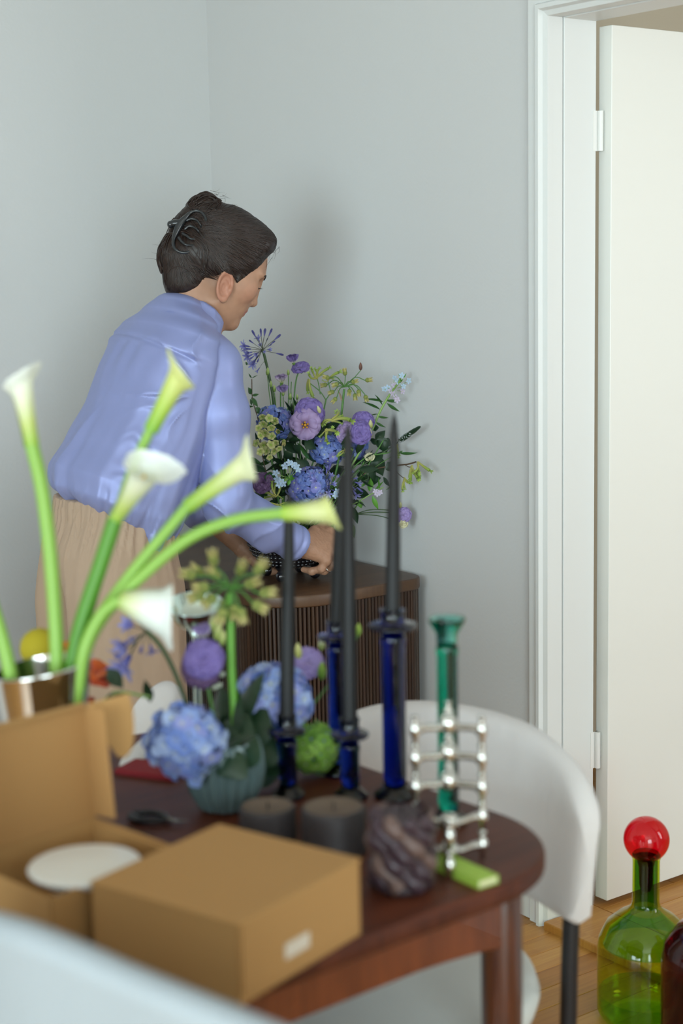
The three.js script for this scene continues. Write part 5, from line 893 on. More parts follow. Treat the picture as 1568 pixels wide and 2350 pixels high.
{
  const p = [at(540, 1225, 3.93), at(510, 1195, 3.93), at(494, 1168, 3.93)], o = flower('lisianthus', 'pinkish cream lisianthus bud peeking out between blouse and sleeve', BQ, [root(9), ...p], 0.0014, stemMats.dark);
  lisBloom(o, at(486, 1162, 3.92), V3(-0.6, 0.5, 0.4).normalize(), 0.018, 'pale', 0.4);
}
// hydrangeas
{
  const o = flower('hydrangea', 'blue hydrangea head at the left of the bouquet behind the yellow-green blossoms', BQ, stem(10, [650, 1120], [634, 1020]), 0.003, stemMats.green); hydHead(o, B(632, 972, 0.0), 0.042, 70, hyd.deep, 0.0125);
}
{
  const o = flower('hydrangea', 'large bright blue hydrangea head low in the middle of the bouquet', BQ, stem(11, [705, 1180]), 0.003, stemMats.green); hydHead(o, B(708, 1118, -0.035), 0.050, 95, hyd.deep, 0.014);
}
{
  const o = flower('hydrangea', 'small deep blue hydrangea head in the dark centre of the bouquet', BQ, stem(12, [740, 1120]), 0.003, stemMats.green); hydHead(o, B(752, 1030, 0.0), 0.038, 60, hyd.deep, 0.0125);
}
{
  const o = flower('hydrangea', 'blue hydrangea head partly hidden by the tapers, under the purple cluster', BQ, stem(13, [780, 1110]), 0.003, stemMats.green); hydHead(o, B(808, 1022, 0.03), 0.036, 60, hyd.deep, 0.0125);
}
// agapanthus florets low in the bouquet
{
  const o = flower('agapanthus', 'agapanthus with violet trumpets hanging in front of the blue hydrangea', BQ, stem(14, [745, 1160]), 0.0028, stemMats.dark), hub = B(745, 1115, -0.05);
  for (const [x, y, k] of [[735, 1075, 0], [752, 1066, 1], [764, 1085, 0], [770, 1110, 1], [755, 1138, 0], [738, 1140, 0], [718, 1100, 1], [712, 1085, 0], [728, 1128, 1], [760, 1060, 2], [700, 1080, 1], [770, 1128, 2]]) floretAt(o, hub, B(x, y, rr(-0.1, -0.05)), k, 'floret', 1.1);
}
{
  const o = flower('agapanthus', 'drooping violet agapanthus trumpets beside the middle taper', BQ, stem(15, [780, 1140]), 0.0028, stemMats.dark), hub = B(793, 1098, -0.02);
  for (const [x, y, k] of [[812, 1080, 1], [824, 1098, 0], [830, 1112, 1], [818, 1128, 0], [806, 1138, 1], [824, 1146, 0], [784, 1120, 0], [776, 1092, 1], [800, 1070, 2], [834, 1130, 2]]) floretAt(o, hub, B(x, y, rr(-0.05, 0.0)), k, 'floret', 1.1);
}
// yellow-green cluster of small cups
{
  const o = flower('hellebore', 'cluster of yellow-green cup blossoms beside the sleeve at the left', BQ, stem(16, [630, 1090], [618, 1030]), 0.0026, stemMats.green), cup = merge([...[0, 1, 2, 3, 4].map((k) => baked(blade(1, 0.5, { bend: 0.5, cup: 0.3, peak: 0.5, point: 0.9, base: 0.4, nu: 4, nv: 5, color: grad([[0, '#7f9a3a'], [0.5, '#b3b66c'], [1, '#c6c48c']]) }), k * 1.2566, 0.95)), flat(lathe([[0, 0.05], [0.2, 0.1], [0.25, 0.25], [0.12, 0.3], [0, 0.22]], 8), '#8fae3c')].map((g) => { g.deleteAttribute('uv'); return g; }));
  for (const [x, y, r] of [[610, 992, .014], [597, 1000, .012], [624, 1002, .012], [590, 1018, .012], [605, 1020, .014], [620, 1022, .013], [632, 1015, .011], [596, 1036, .012], [613, 1036, .012], [628, 1034, .012], [605, 972, .013], [617, 960, .012], [632, 965, .012], [622, 980, .013], [592, 982, .011], [602, 955, .011], [640, 1028, .010], [618, 1048, .010]]) { const m = part(o, 'blossom', cup, petalMat); aim(m, at0(o, B(x, y, rr(-0.07, -0.05))), toCam(x, y, rr(-0.7, 0.7), rr(-0.9, 0.5)), r, rnd() * 6); }
  for (const [x, y] of [[612, 950], [628, 950], [640, 965], [604, 962]]) leafOn(o, B(612, 985, -0.05), B(x, y, -0.05).sub(B(612, 985, -0.05)), 0.035, 0.006, leafBright);
  bell(o, B(630, 1010, -0.04), B(640, 992, -0.06), V3(0.5, 0.2, 0.5), 0.016, stemMats.green, 0.1); bell(o, B(635, 1020, -0.04), B(652, 1008, -0.06), V3(0.3, -0.8, 0.3), 0.016, stemMats.green, 0.2);
}
// the ornamental onion umbel
{
  const o = flower('ornamental_onion', 'ornamental onion with greenish bells radiating from one point at the top of the bouquet', BQ, stem(17, [772, 1080], [783, 960], [790, 893]), 0.0028, stemMats.green), hub = B(791, 888);
  for (const [x, y, dx, dy] of [[793, 862, 0, 1], [838, 873, 0.9, 0.1], [768, 897, -0.7, -0.4], [757, 868, -0.9, 0.3], [823, 893, 0.2, -1], [838, 906, 0.4, -0.9], [773, 912, -0.2, -0.4], [803, 892, 0.0, -1], [815, 902, 0.2, -1], [778, 880, -0.8, -0.3], [806, 878, 0.8, 0.2], [752, 882, -0.9, -0.2]]) bell(o, hub, B(x, y, rr(-0.02, 0.02)), RIGHT.clone().multiplyScalar(dx).add(V3(0, dy, 0.2)), 0.0185, stemMats.green, dy > 0.8 ? 0 : 0.28);
  bud(o, B(828, 850), V3(0, 1, 0), 0.019, '#6b4638', '#7d5444'); wpart(o, 'pedicel', tube([hub, B(812, 868), B(828, 850)], 0.001, 8, 5), stemMats.green);
  const sp = leafOn(o, B(786, 925), V3(-0.1, 0.9, 0), 0.04, 0.004, std('#b59a80', 0.7));
}
// kangaroo paws
function paw(label, stemPts, groups, mat = stemMats.green) {
  const o = flower('kangaroo_paw', label, BQ, stemPts, 0.0018, mat);
  for (const [ax, ay, tips, dz = 0] of groups) { const a = B(ax, ay, dz); for (const [x, y] of tips) claw(o, a.clone().add(V3(rr(-.003, .003), rr(-.003, .003), 0)), B(x, y, dz + rr(-0.02, 0.02))); }
  return o;
}
{
  const o = paw('yellow-green kangaroo paw with furry claws left of the onion umbel', stem(18, [735, 1010], [742, 950], [748, 918]), [[728, 868, [[712, 845], [722, 842], [738, 846], [752, 838], [742, 858], [705, 882], [716, 862]]], [752, 872, [[762, 850], [775, 845], [770, 866], [740, 880]]], [709, 872, [[698, 898], [708, 915]]]]);
  wpart(o, 'branch', tube([B(748, 918), B(736, 900), B(712, 880)], 0.0013, 10, 5), stemMats.green); wpart(o, 'branch', tube([B(735, 905), B(732, 885), B(728, 868)], 0.0012, 8, 5), stemMats.green); wpart(o, 'branch', tube([B(748, 918), B(758, 900), B(752, 872)], 0.0013, 10, 5), stemMats.green);
}
paw('yellow-green kangaroo paw spreading over the middle, right of the orange-centred bloom', stem(19, [750, 1040], [752, 985]), [[762, 965, [[782, 950], [800, 938], [808, 942], [742, 962], [730, 955], [785, 965]], -0.05], [748, 985, [[742, 1012], [755, 1010], [735, 1004], [762, 998], [775, 990], [788, 985]], -0.06], [790, 1030, [[772, 1036], [800, 1042], [806, 1022], [784, 1050]], -0.05]]);
{
  const o = paw('kangaroo paw hanging out to the right with drooping yellow claws', stem(20, [840, 1085], [905, 1069], [938, 1065], [955, 1060]), [[960, 1060, [[983, 1082], [972, 1086], [964, 1090], [967, 1100]]], [945, 1070, [[940, 1100], [950, 1102], [958, 1105], [945, 1108], [936, 1096]]], [928, 1098, [[916, 1118], [924, 1122], [932, 1120], [920, 1108], [938, 1112]]]], stemMats.brown);
  wpart(o, 'branch', tube([B(930, 1067), B(940, 1072), B(947, 1070)], 0.001, 6, 5), stemMats.brown); wpart(o, 'branch', tube([B(900, 1072), B(915, 1088), B(928, 1098)], 0.001, 6, 5), stemMats.brown);
}
paw('kangaroo paw claws beside the rightmost taper', stem(21, [840, 1050], [890, 1040], [908, 1028]), [[911, 1020, [[914, 1045], [918, 1040], [908, 1048]]]]);
paw('olive green kangaroo paw claws between the sleeve and the pale blue stars', stem(22, [640, 1180], [632, 1150]), [[632, 1138, [[600, 1122], [605, 1138], [612, 1112], [625, 1108], [655, 1120], [650, 1140]], -0.06], [640, 1160, [[606, 1150], [612, 1164], [660, 1150], [618, 1172], [655, 1168]], -0.06]]);
// pale stars
{
  const o = flower('tweedia', 'pale blue starry blossoms on a green stem in front of the blue hydrangea', BQ, stem(23, [664, 1150], [665, 1100]), 0.0024, stemMats.pale);
  for (const [x, y] of [[654, 1070], [664, 1062], [680, 1070], [684, 1078], [672, 1066], [645, 1105], [636, 1100], [650, 1110], [640, 1112], [633, 1086]]) { aim(part(o, 'blossom', starBlue, petalMat), at0(o, B(x, y, -0.09)), toCam(x, y, rr(-0.5, 0.5), rr(0, 0.7)), 0.0098, rnd() * 6); wpart(o, 'pedicel', tube([B(664, 1098, -0.08), B(lerp(664, x, 0.5), lerp(1098, y, 0.45), -0.085), B(x, y, -0.088)], 0.0008, 6, 4), stemMats.pale); }
  for (const [x, y] of [[655, 1085], [676, 1092], [660, 1112], [682, 1100]]) leafOn(o, B(665, 1100, -0.085), B(x, y, -0.09).sub(B(665, 1100, -0.085)), 0.016, 0.005, leafBright);
}
{
  const o = flower('tweedia', 'tiny pale star blossom beside the middle taper', BQ, stem(24, [760, 1150], [772, 1130]), 0.0014, stemMats.pale);
  for (const [x, y] of [[774, 1128], [770, 1137]]) aim(part(o, 'blossom', starBlue, petalMat), at0(o, B(x, y, -0.08)), toCam(x, y, 0.2, 0.1), 0.009, 1);
}
// snapdragon-like spire
{
  const o = flower('angelonia', 'leafy spire with small lilac and white blossoms at the upper right', BQ, stem(25, [800, 1080], [855, 985], [872, 945], [895, 905], [920, 872]), 0.0028, stemMats.pale);
  for (const [x, y, k] of [[882, 893, 0], [890, 890, 0], [897, 896, 1], [905, 884, 1], [908, 912, 1], [912, 918, 1], [906, 868, 0], [914, 876, 0], [926, 886, 0], [938, 874, 0], [922, 862, 0], [924, 898, 1], [900, 902, 1]]) { aim(part(o, 'blossom', k ? starLilac : starBlue, petalMat), at0(o, B(x, y)), toCam(x, y, rr(-0.6, 0.8), rr(-0.2, 0.6)), 0.0085, rnd() * 6); wpart(o, 'pedicel', tube([B(lerp(900, x, 0.5), lerp(895, y, 0.5)), B(x, y)], 0.0007, 4, 4), stemMats.pale); }
  for (const [x, y, dx, dy, l] of [[873, 940, -0.8, 0.8, .05], [878, 930, -0.2, 1, .035], [885, 918, 0.8, -0.2, .04], [888, 925, 0.8, -0.7, .04], [866, 955, 0.9, -0.3, .03], [868, 950, -0.9, 0.1, .025], [862, 968, 0.7, -0.5, .03], [880, 922, -0.9, 0.5, .05], [920, 875, 0.1, 1, .02], [915, 880, 0.8, 0.4, .018], [926, 868, 0.7, 0.6, .016]]) leafOn(o, B(x, y), RIGHT.clone().multiplyScalar(dx).add(V3(0, dy, 0.15)), l, l * 0.13, x > 905 ? leafBright : leafMid);
}
{ // dark veronica spike
  const tipP = B(966, 978), a = B(917, 1012), o = flower('veronica', 'dark tapering veronica spike pointing right with white speckles near its base', BQ, stem(26, [830, 1070], [890, 1032], [917, 1012]), 0.0018, stemMats.dark);
  const d = tipP.clone().sub(a), h = d.length(); aim(part(o, 'spike', lathe([[0, 0], [0.0062, 0.004], [0.007, h * 0.3], [0.0055, h * 0.7], [0.003, h * 0.94], [0, h]], 14), leafDark), at0(o, a), d);
  const k = [], kg = new THREE.SphereGeometry(0.0011, 5, 4); for (let i = 0; i < 170; i++) { const t = rr(0, 0.62), ph = rnd() * 6.283, r = 0.0066 - 0.001 * t; k.push(kg.clone().translate(r * Math.cos(ph), t * h, r * Math.sin(ph))); }
  const sp = part(o, 'speckles', merge(k), std('#b9bcc0', 0.6)); aim(sp, at0(o, a), d); sp.userData.kind = 'stuff';
}
// foliage
function spray(name, label, k, pts, leaves, mat, r = 0.0016, sm = stemMats.green) { const o = flower(name, label, 'foliage', stem(k, ...pts), r, sm); for (const [x, y, tx, ty, w, dz = 0, m] of leaves) { const a = B(x, y, dz), d = B(tx, ty, dz).sub(a); leafOn(o, a, d, d.length() * 1.12, w, m ?? mat, rr(-0.5, 0.5) + Math.PI); } return o; }
spray('leafy_branch', 'small-leaved branch rising close to the sleeve at the left edge of the bouquet', 27, [[610, 1080], [592, 960], [580, 920], [578, 870]], [[577, 905, 566, 892, .009], [578, 908, 592, 900, .007], [577, 912, 596, 928, .009], [586, 935, 602, 948, .008], [582, 932, 566, 940, .010], [590, 945, 606, 938, .008], [578, 930, 570, 918, .009], [568, 838, 562, 832, .004], [578, 868, 588, 858, .004], [578, 868, 568, 860, .004]], leafMid, 0.0012, stemMats.brown);
spray('ivy', 'dark green ivy leaves filling the heart of the bouquet', 28, [[690, 1150], [690, 1060], [688, 1010]], [[680, 1055, 716, 1090, .022, -.05], [672, 1040, 655, 1055, .018, -.05], [690, 1040, 668, 1028, .018, -.04], [700, 1005, 730, 1022, .024, -.04], [690, 1010, 665, 1020, .022, -.04], [725, 1000, 742, 985, .018, -.02], [665, 1000, 650, 1035, .018, .02], [705, 1040, 738, 1050, .02, .0], [690, 1090, 660, 1060, .02, .0], [730, 1060, 745, 1100, .02, .02], [670, 960, 655, 940, .012, .02], [668, 950, 662, 925, .009, .0], [655, 1080, 625, 1075, .016, .0], [640, 1060, 618, 1090, .014, .0], [650, 1120, 622, 1130, .014, .01], [700, 1070, 725, 1130, .02, .03], [640, 1150, 618, 1110, .014, .02], [760, 1080, 790, 1070, .02, .03], [660, 1050, 640, 1080, .018, .03], [770, 1120, 745, 1150, .02, .02]], leafDark);
{ // dense dark foliage filling the heart of the bouquet behind the blossoms
  const o = flower('hydrangea_leaves', 'mass of dark green leaves deep inside the bouquet behind the blossoms', 'foliage', stem(40, [695, 1120], [700, 1050]), 0.003, stemMats.dark), g = blade(1, 0.3, { bend: 0.7, cup: 0.1, fold: 0.25, peak: 0.42, point: 0.9, base: 0.05, nu: 4, nv: 7 });
  for (let i = 0; i < 130; i++) { const a = rr(0, 6.283), q = Math.sqrt(rnd()), x = 715 + 130 * q * Math.cos(a), y = 1085 + 115 * q * Math.sin(a), p = B(x, y, rr(-0.045, 0.06)), d = RIGHT.clone().multiplyScalar(Math.cos(a) + rr(-0.6, 0.6)).add(V3(0, -Math.sin(a) + rr(-0.4, 0.6), 0)).addScaledVector(FWD, rr(-0.5, 0.2)); aim(part(o, 'leaf', g, i % 4 ? leafDark : leafMid), at0(o, p), d, rr(0.03, 0.055), rnd() * 6); }
}
spray('leafy_branch', 'dark glossy leaves on the right behind the rightmost taper', 29, [[790, 1140], [850, 1060], [880, 1010]], [[858, 1045, 880, 1090, .018], [860, 1040, 840, 1070, .014], [862, 1010, 880, 985, .012], [855, 1060, 872, 1030, .018], [866, 1020, 846, 1012, .012], [870, 1000, 885, 1040, .016], [850, 1070, 868, 1100, .014], [880, 1010, 900, 1020, .012], [828, 1085, 848, 1092, .007], [862, 990, 858, 975, .01], [880, 1095, 900, 1110, .012], [890, 1060, 905, 1080, .014]], leafDark);
spray('jasmine_vine', 'bright green jasmine vine with pointed leaflets hanging at the lower right', 30, [[770, 1170], [815, 1155], [850, 1135], [880, 1118]], [[848, 1128, 843, 1098, .008], [850, 1126, 846, 1100, .009, -.01], [860, 1128, 872, 1100, .008], [830, 1145, 818, 1175, .009], [826, 1150, 832, 1165, .008], [855, 1138, 866, 1170, .006], [840, 1108, 834, 1120, .008], [872, 1122, 862, 1100, .008], [900, 1115, 890, 1128, .006], [820, 1160, 812, 1178, .008]], leafBright, 0.0014, stemMats.pale);
spray('leafy_branch', 'single small dark leaf standing out at the right of the tapers', 31, [[850, 1080], [905, 1045], [917, 1040]], [[917, 1040, 946, 1045, .004], [916, 1040, 922, 1036, .003]], leafMid, 0.001);
{ const o = spray('leafy_branch', 'pointed grey-green leaf hanging below the bouquet beside the middle taper', 32, [[770, 1200], [795, 1195], [804, 1200]], [[803, 1198, 818, 1232, .009]], leafGrey, 0.0012); }
{ // curling tendril
  const o = flower('jasmine_vine', 'dark looping tendril at the right of the bouquet', 'foliage', stem(33, [800, 1120], [812, 1095], [825, 1082], [842, 1086], [846, 1098], [830, 1106], [812, 1120]), 0.0014, stemMats.dark);
  for (const [x, y] of [[866, 1134], [872, 1130], [862, 1128]]) aim(part(o, 'blossom', starLilac, petalMat), at0(o, B(x, y, -0.02)), toCam(x, y, 0.2, 0.1), 0.008, 1);
}
// ---------------------------------------------------------------- callas in the steel vase, and the arrangement on the table
const waxy = new THREE.MeshPhysicalMaterial({ vertexColors: true, roughness: 0.45, transmission: 0.3, thickness: 0, sheen: 0.2, sheenColor: C('#ffffff') });
const vaseC = at(98, 1527, 1.97), callaRoots = [];
{
  const v = thing('steel_vase', 'polished steel vase holding the calla lilies behind the open box', 'vase', V3(vaseC.x, TY, vaseC.z)), h = vaseC.y - TY, R = 0.060;
  const prof = [[0, 0.001], [0.044, 0.001], [0.047, 0.004], [0.047, h * 0.35], [0.051, h * 0.7], [R, h - 0.003], [R + 0.0012, h], [R - 0.0012, h], [0.0498, h * 0.7], [0.0457, h * 0.35], [0.044, 0.006], [0, 0.006]];
  const g = lathe(prof, 64), p = g.attributes.position; for (let i = 0; i < p.count; i++) { const y = p.getY(i); if (y > h * 0.5) p.setY(i, y + (y / h - 0.5) * 0.30 * (p.getX(i) * RIGHT.x + p.getZ(i) * RIGHT.z)); } g.computeVertexNormals();
  part(v, 'body', g, new THREE.MeshPhysicalMaterial({ color: C('#c9c6c0'), metalness: 1, roughness: 0.07 }));
}
function spathe(base, mouth, r0, r1, flare, tip, tipDir, stops, pw = 1.9) { // rolled funnel with a flaring, pointed rim
  const ax = mouth.clone().sub(base), L = ax.length(); ax.normalize(); const t = tipDir.clone().addScaledVector(ax, -tipDir.dot(ax)).normalize(), w = ax.clone().cross(t), NU = 48, NV = 26, pos = [], idx = [], col = [], g = grad(stops), c = new THREE.Color();
  for (let j = 0; j <= NV; j++) for (let i = 0; i <= NU; i++) {
    const v = j / NV, a = i / NU * 6.2832 * 1.04 - 3.27, f = Math.cos(a), point = Math.exp(-((a) ** 2) / 0.9);
    const hgt = v * (1 + 0.10 * f + tip * point * v * v), roll = smooth(v, 0.72, 1), rad = lerp(r0, r1, Math.pow(v, pw)) + flare * roll * roll * (1 + 0.25 * f + 0.2 * noise3(f * 1.5, Math.sin(a) * 1.5, L * 30)) + 0.0012 * Math.sign(a) * Math.abs(a) / 3.2;
    const down = flare * 0.35 * roll * roll * (0.6 - point);
    const q = base.clone().addScaledVector(ax, L * hgt - down).addScaledVector(t, rad * f).addScaledVector(w, rad * Math.sin(a)); pos.push(q.x, q.y, q.z); g(c, v); col.push(c.r, c.g, c.b);
  }
  for (let j = 0; j < NV; j++) for (let i = 0; i < NU; i++) { const a = j * (NU + 1) + i, b = a + 1, d = a + NU + 1, e = d + 1; idx.push(a, b, d, b, e, d); }
  const q = new THREE.BufferGeometry(); q.setAttribute('position', new THREE.Float32BufferAttribute(pos, 3)); q.setAttribute('color', new THREE.Float32BufferAttribute(col, 3)); q.setIndex(idx); q.computeVertexNormals(); return q;
}
const limeStem = std('#82ab45', 0.45), deepStem = std('#4b831a', 0.45);
function calla(label, stemPts, base, mouth, o) {
  const Z = 1.97, q = ([x, y, d = 0]) => at(x, y, Z + d), pts = stemPts.map(q), b = q(base), m = q(mouth), f = V3(pts[0].x, pts[0].y, pts[0].z), inside = V3(lerp(f.x, vaseC.x, 0.6), TY + 0.012, lerp(f.z, vaseC.z, 0.6));
  const t = thing('calla_lily', label, 'flower', inside.clone());
  wpart(t, 'stem', tube([inside, ...pts, b], (s) => o.r ?? 0.0088, 44, 12), o.deep ? deepStem : limeStem);
  const tipDir = RIGHT.clone().multiplyScalar(o.tip[0]).addScaledVector(UPV, -o.tip[1]).addScaledVector(FWD, o.tip[2] ?? -0.2);
  wpart(t, 'spathe', spathe(b.clone().lerp(m, -0.02), m, 0.0092, o.R, o.flare, o.point ?? 0.12, tipDir, o.cols, o.pw), waxy);
  const ax = m.clone().sub(b); wpart(t, 'spadix', tube([b.clone().addScaledVector(ax, 0.15), b.clone().addScaledVector(ax, 0.5), b.clone().addScaledVector(ax, 0.82)], (s) => 0.0045 * Math.min(1, (1 - s) * 6 + 0.2), 12, 8), std('#d8b23a', 0.7));
}
const white = [[0, '#9cc33a'], [0.3, '#c9d77a'], [0.62, '#e8ebcb'], [1, '#f1f4ee']], greenish = [[0, '#86bb2c'], [0.4, '#b5d24f'], [0.8, '#d5dc82'], [1, '#dfe39a']], mixed = [[0, '#93c03a'], [0.35, '#bcd468'], [0.75, '#dfe3b0'], [1, '#e6e8c4']], pureWhite = [[0, '#b5cc62'], [0.25, '#e3e6bb'], [0.5, '#eff3e8'], [1, '#f2f6f2']];
calla('tall white calla lily standing furthest left against the wall', [[131, 1520], [124, 1380], [112, 1240], [94, 1110]], [73, 1020], [46, 862], { R: 0.0165, flare: 0.009, tip: [0.9, -0.3], cols: white, point: 0.02 });
calla('yellow-green calla lily in front of the upper back of the blouse', [[176, 1512, 0.02], [205, 1400, 0.03], [252, 1240, 0.04], [305, 1075, 0.04]], [346, 985, 0.04], [416, 850, 0.04], { R: 0.0155, flare: 0.010, tip: [-0.6, -1], cols: greenish, deep: false, point: 0.10, r: 0.0066 });
calla('large white calla lily opening over the waist of the blouse', [[168, 1516], [190, 1420], [226, 1310]], [264, 1192], [350, 1066, -0.055], { R: 0.022, flare: 0.014, tip: [1, 0.2, -0.4], cols: white, deep: true, point: 0.04, r: 0.0098 });
calla('greenish white calla lily leaning towards the sleeve', [[186, 1512], [222, 1428], [300, 1318], [380, 1222]], [432, 1160], [580, 1052], { R: 0.016, flare: 0.011, tip: [-0.6, -1], cols: mixed, point: 0.03, r: 0.0072 });
calla('pale yellow-green calla lily stretching horizontally across the sleeve cuff', [[192, 1510, -0.01], [240, 1412, -0.01], [330, 1318, -0.01], [440, 1232, -0.01], [545, 1192, -0.01]], [648, 1178, -0.01], [766, 1174, -0.01], { R: 0.0165, flare: 0.005, tip: [0.3, 1], cols: [[0, '#a8cf3a'], [0.25, '#c3d76a'], [0.6, '#dde2a2'], [1, '#d8dc8c']], point: 0.03, pw: 1.3, r: 0.0074 });
calla('large drooping white calla lily, lowest of the open ones', [[190, 1508, -0.03], [206, 1458, -0.03], [240, 1402, -0.03]], [275, 1376, -0.03], [388, 1412, -0.02], { R: 0.031, flare: 0.008, tip: [0.25, 1, -0.1], cols: pureWhite, point: 0.14, pw: 0.85, r: 0.0078 });
calla('calla lily whose stem leans out of the picture at the left edge', [[22, 1540, -0.02], [6, 1470, -0.02], [-28, 1360, -0.02]], [-70, 1240, -0.02], [-130, 1110, -0.02], { R: 0.016, flare: 0.014, tip: [-1, -0.2], cols: greenish, r: 0.0086 });
// things half hidden behind the steel vase
{
  const c = at(120, 1640, 2.24), v = thing('bud_vase', 'small clear bud vase behind the steel vase with the orange flowers', 'vase', V3(c.x, TY, c.z));
  part(v, 'body', lathe([[0, 0.001], [0.026, 0.002], [0.03, 0.02], [0.028, 0.06], [0.016, 0.09], [0.014, 0.12], [0.017, 0.124], [0.0155, 0.124], [0.0125, 0.118], [0.0145, 0.09], [0.0262, 0.06], [0.028, 0.02], [0, 0.008]], 40), thinGlass('#d5ddd8'));
  const r0 = V3(c.x, TY + 0.02, c.z), stemTo = (p, n, label, cat = 'flower') => { const o = thing(n, label, cat, r0.clone()); wpart(o, 'stem', tube([r0, V3(c.x, TY + 0.13, c.z).lerp(p, 0.15), p], 0.0022, 16, 6), stemMats.green); return o; };
  const yp = at(92, 1487, 2.2), y = stemTo(yp, 'craspedia', 'round yellow ball blossom rising behind the steel vase'); const ball = new THREE.IcosahedronGeometry(0.0275, 12), p = ball.attributes.position; for (let i = 0; i < p.count; i++) { const s = 1 + 0.03 * noise3(p.getX(i) * 400, p.getY(i) * 400, p.getZ(i) * 400); p.setXYZ(i, p.getX(i) * s, p.getY(i) * s, p.getZ(i) * s); } const bm = part(y, 'ball', ball, std('#a99a16', 0.8)); bm.position.copy(at0(y, yp));
  const pop = [0, 1].map((k) => blade(1, 0.7, { bend: 0.8, cup: 0.3, peak: 0.65, point: 0.5, base: 0.25, ruffle: 0.06, color: grad([[0, '#c23a08'], [0.5, ['#d4560f', '#c4420c'][k]], [1, ['#dc6a16', '#cc4a10'][k]]]) }));
  for (const [x, yy, R, dx, dy, l] of [[214, 1548, 0.023, 0.5, 0.9, 'orange papery poppy to the right of the steel vase'], [150, 1492, 0.013, 0.0, 1, 'small orange poppy showing between the calla stems'], [192, 1618, 0.015, 0.5, -0.5, 'red-orange poppy low behind the steel vase, drooping']]) {
    const q = at(x, yy, 2.2), o = stemTo(q, 'poppy', l), d = RIGHT.clone().multiplyScalar(dx).add(V3(0, dy, 0)).addScaledVector(FWD, -0.3).normalize();
    for (let i = 0; i < 6; i++) { const m = part(o, 'petal', pop[i % 2], petalMat); orient(m, d, i * 1.047, 0.25 + (i % 2) * 0.35); m.scale.setScalar(R * 1.5); m.position.copy(at0(o, q)).addScaledVector(d, -R * 0.6); }
  }
  const lf = thing('leafy_branch', 'loose green leaves between steel vase and left hydrangea', 'foliage', r0.clone()); wpart(lf, 'stem', tube([r0, at(215, 1640, 2.18), at(262, 1590, 2.15), at(345, 1600, 2.12)], 0.002, 18, 6), stemMats.pale);
  for (const [x0, y0, x1, y1, w] of [[246, 1535, 282, 1580, .011], [345, 1612, 346, 1558, .010], [240, 1606, 290, 1598, .008], [230, 1625, 262, 1640, .008]]) leafOn(lf, at(x0, y0, 2.15), at(x1, y1, 2.15).sub(at(x0, y0, 2.15)), at(x0, y0, 2.15).distanceTo(at(x1, y1, 2.15)) * 1.1, w, leafDark, 0.3);
}
// ribbed glass vase with the second arrangement
const vc = at(517, 1800, 2.16), VASE = V3(vc.x, TY, vc.z), VH = 0.098;
{
  const v = thing('ribbed_vase', 'low ribbed grey-teal glass vase full of hydrangeas on the table', 'vase', VASE.clone());
  const g = lathe([[0, 0.002], [0.030, 0.002], [0.036, 0.006], [0.048, 0.03], [0.053, 0.055], [0.051, 0.08], [0.046, VH], [0.0445, VH], [0.049, 0.08], [0.051, 0.055], [0.046, 0.03], [0.034, 0.010], [0, 0.008]], 144), p = g.attributes.position;
  for (let i = 0; i < p.count; i++) { const x = p.getX(i), z = p.getZ(i), a = Math.atan2(z, x), k = 1 + 0.06 * Math.cos(a * 20) * smooth(Math.hypot(x, z), 0.02, 0.04); p.setX(i, x * k); p.setZ(i, z * k); } g.computeVertexNormals();
  part(v, 'body', g, new THREE.MeshPhysicalMaterial({ color: C('#9db6b6'), roughness: 0.08, transmission: 0.7, thickness: 0, ior: 1.5 }));
}
const T2 = (x, y, d = 0) => at(x, y, 2.18 + d), vr = (k) => VASE.clone().add(V3(0.018 * Math.sin(k * 2.1), 0.03, 0.018 * Math.cos(k * 2.1)));
const cam2 = (x, y, l = 0, u = 0) => toCam(x, y, l, u);
{ const o = flower('hydrangea', 'pale blue hydrangea head nearest the open cardboard box', BQ, [vr(1), T2(480, 1770, -0.05), T2(445, 1720, -0.06)], 0.0035, stemMats.green); hydHead(o, T2(430, 1700, -0.08), 0.047, 110, hyd.sky, 0.0145);
  for (const [x, y] of [[345, 1700], [352, 1725], [362, 1740], [348, 1712], [395, 1765], [450, 1788], [410, 1625]]) aim(part(o, 'floret', hyd.sky[Math.floor(rnd() * 4)], petalMat), at0(o, T2(x, y, -0.07)), cam2(x, y, rr(-0.8, 0.2), rr(-0.4, 0.4)), 0.0135, rnd() * 6); }
{ const o = flower('hydrangea', 'pale blue hydrangea head behind the leftmost blue candlestick', BQ, [vr(2), T2(570, 1720, 0.05), T2(610, 1650, 0.08)], 0.0035, stemMats.green); hydHead(o, T2(628, 1612, 0.10), 0.054, 125, hyd.sky, 0.015); }
{ const o = flower('agapanthus', 'wilting violet agapanthus hanging to the left in front of the trousers', BQ, [vr(3), T2(460, 1690), T2(430, 1620), T2(395, 1530), T2(365, 1478), T2(338, 1450)], 0.0033, stemMats.dark), hub = T2(335, 1448);
  for (const [x, y, k] of [[258, 1520, 0], [268, 1490, 1], [300, 1408, 2], [352, 1505, 0], [322, 1500, 2], [285, 1430, 1], [310, 1420, 2], [340, 1395, 2], [272, 1545, 1], [375, 1440, 2], [300, 1470, 1], [356, 1395, 2]]) floretAt(o, hub, T2(x, y, rr(-0.04, 0.04)), k, 'floret', 1.7); }
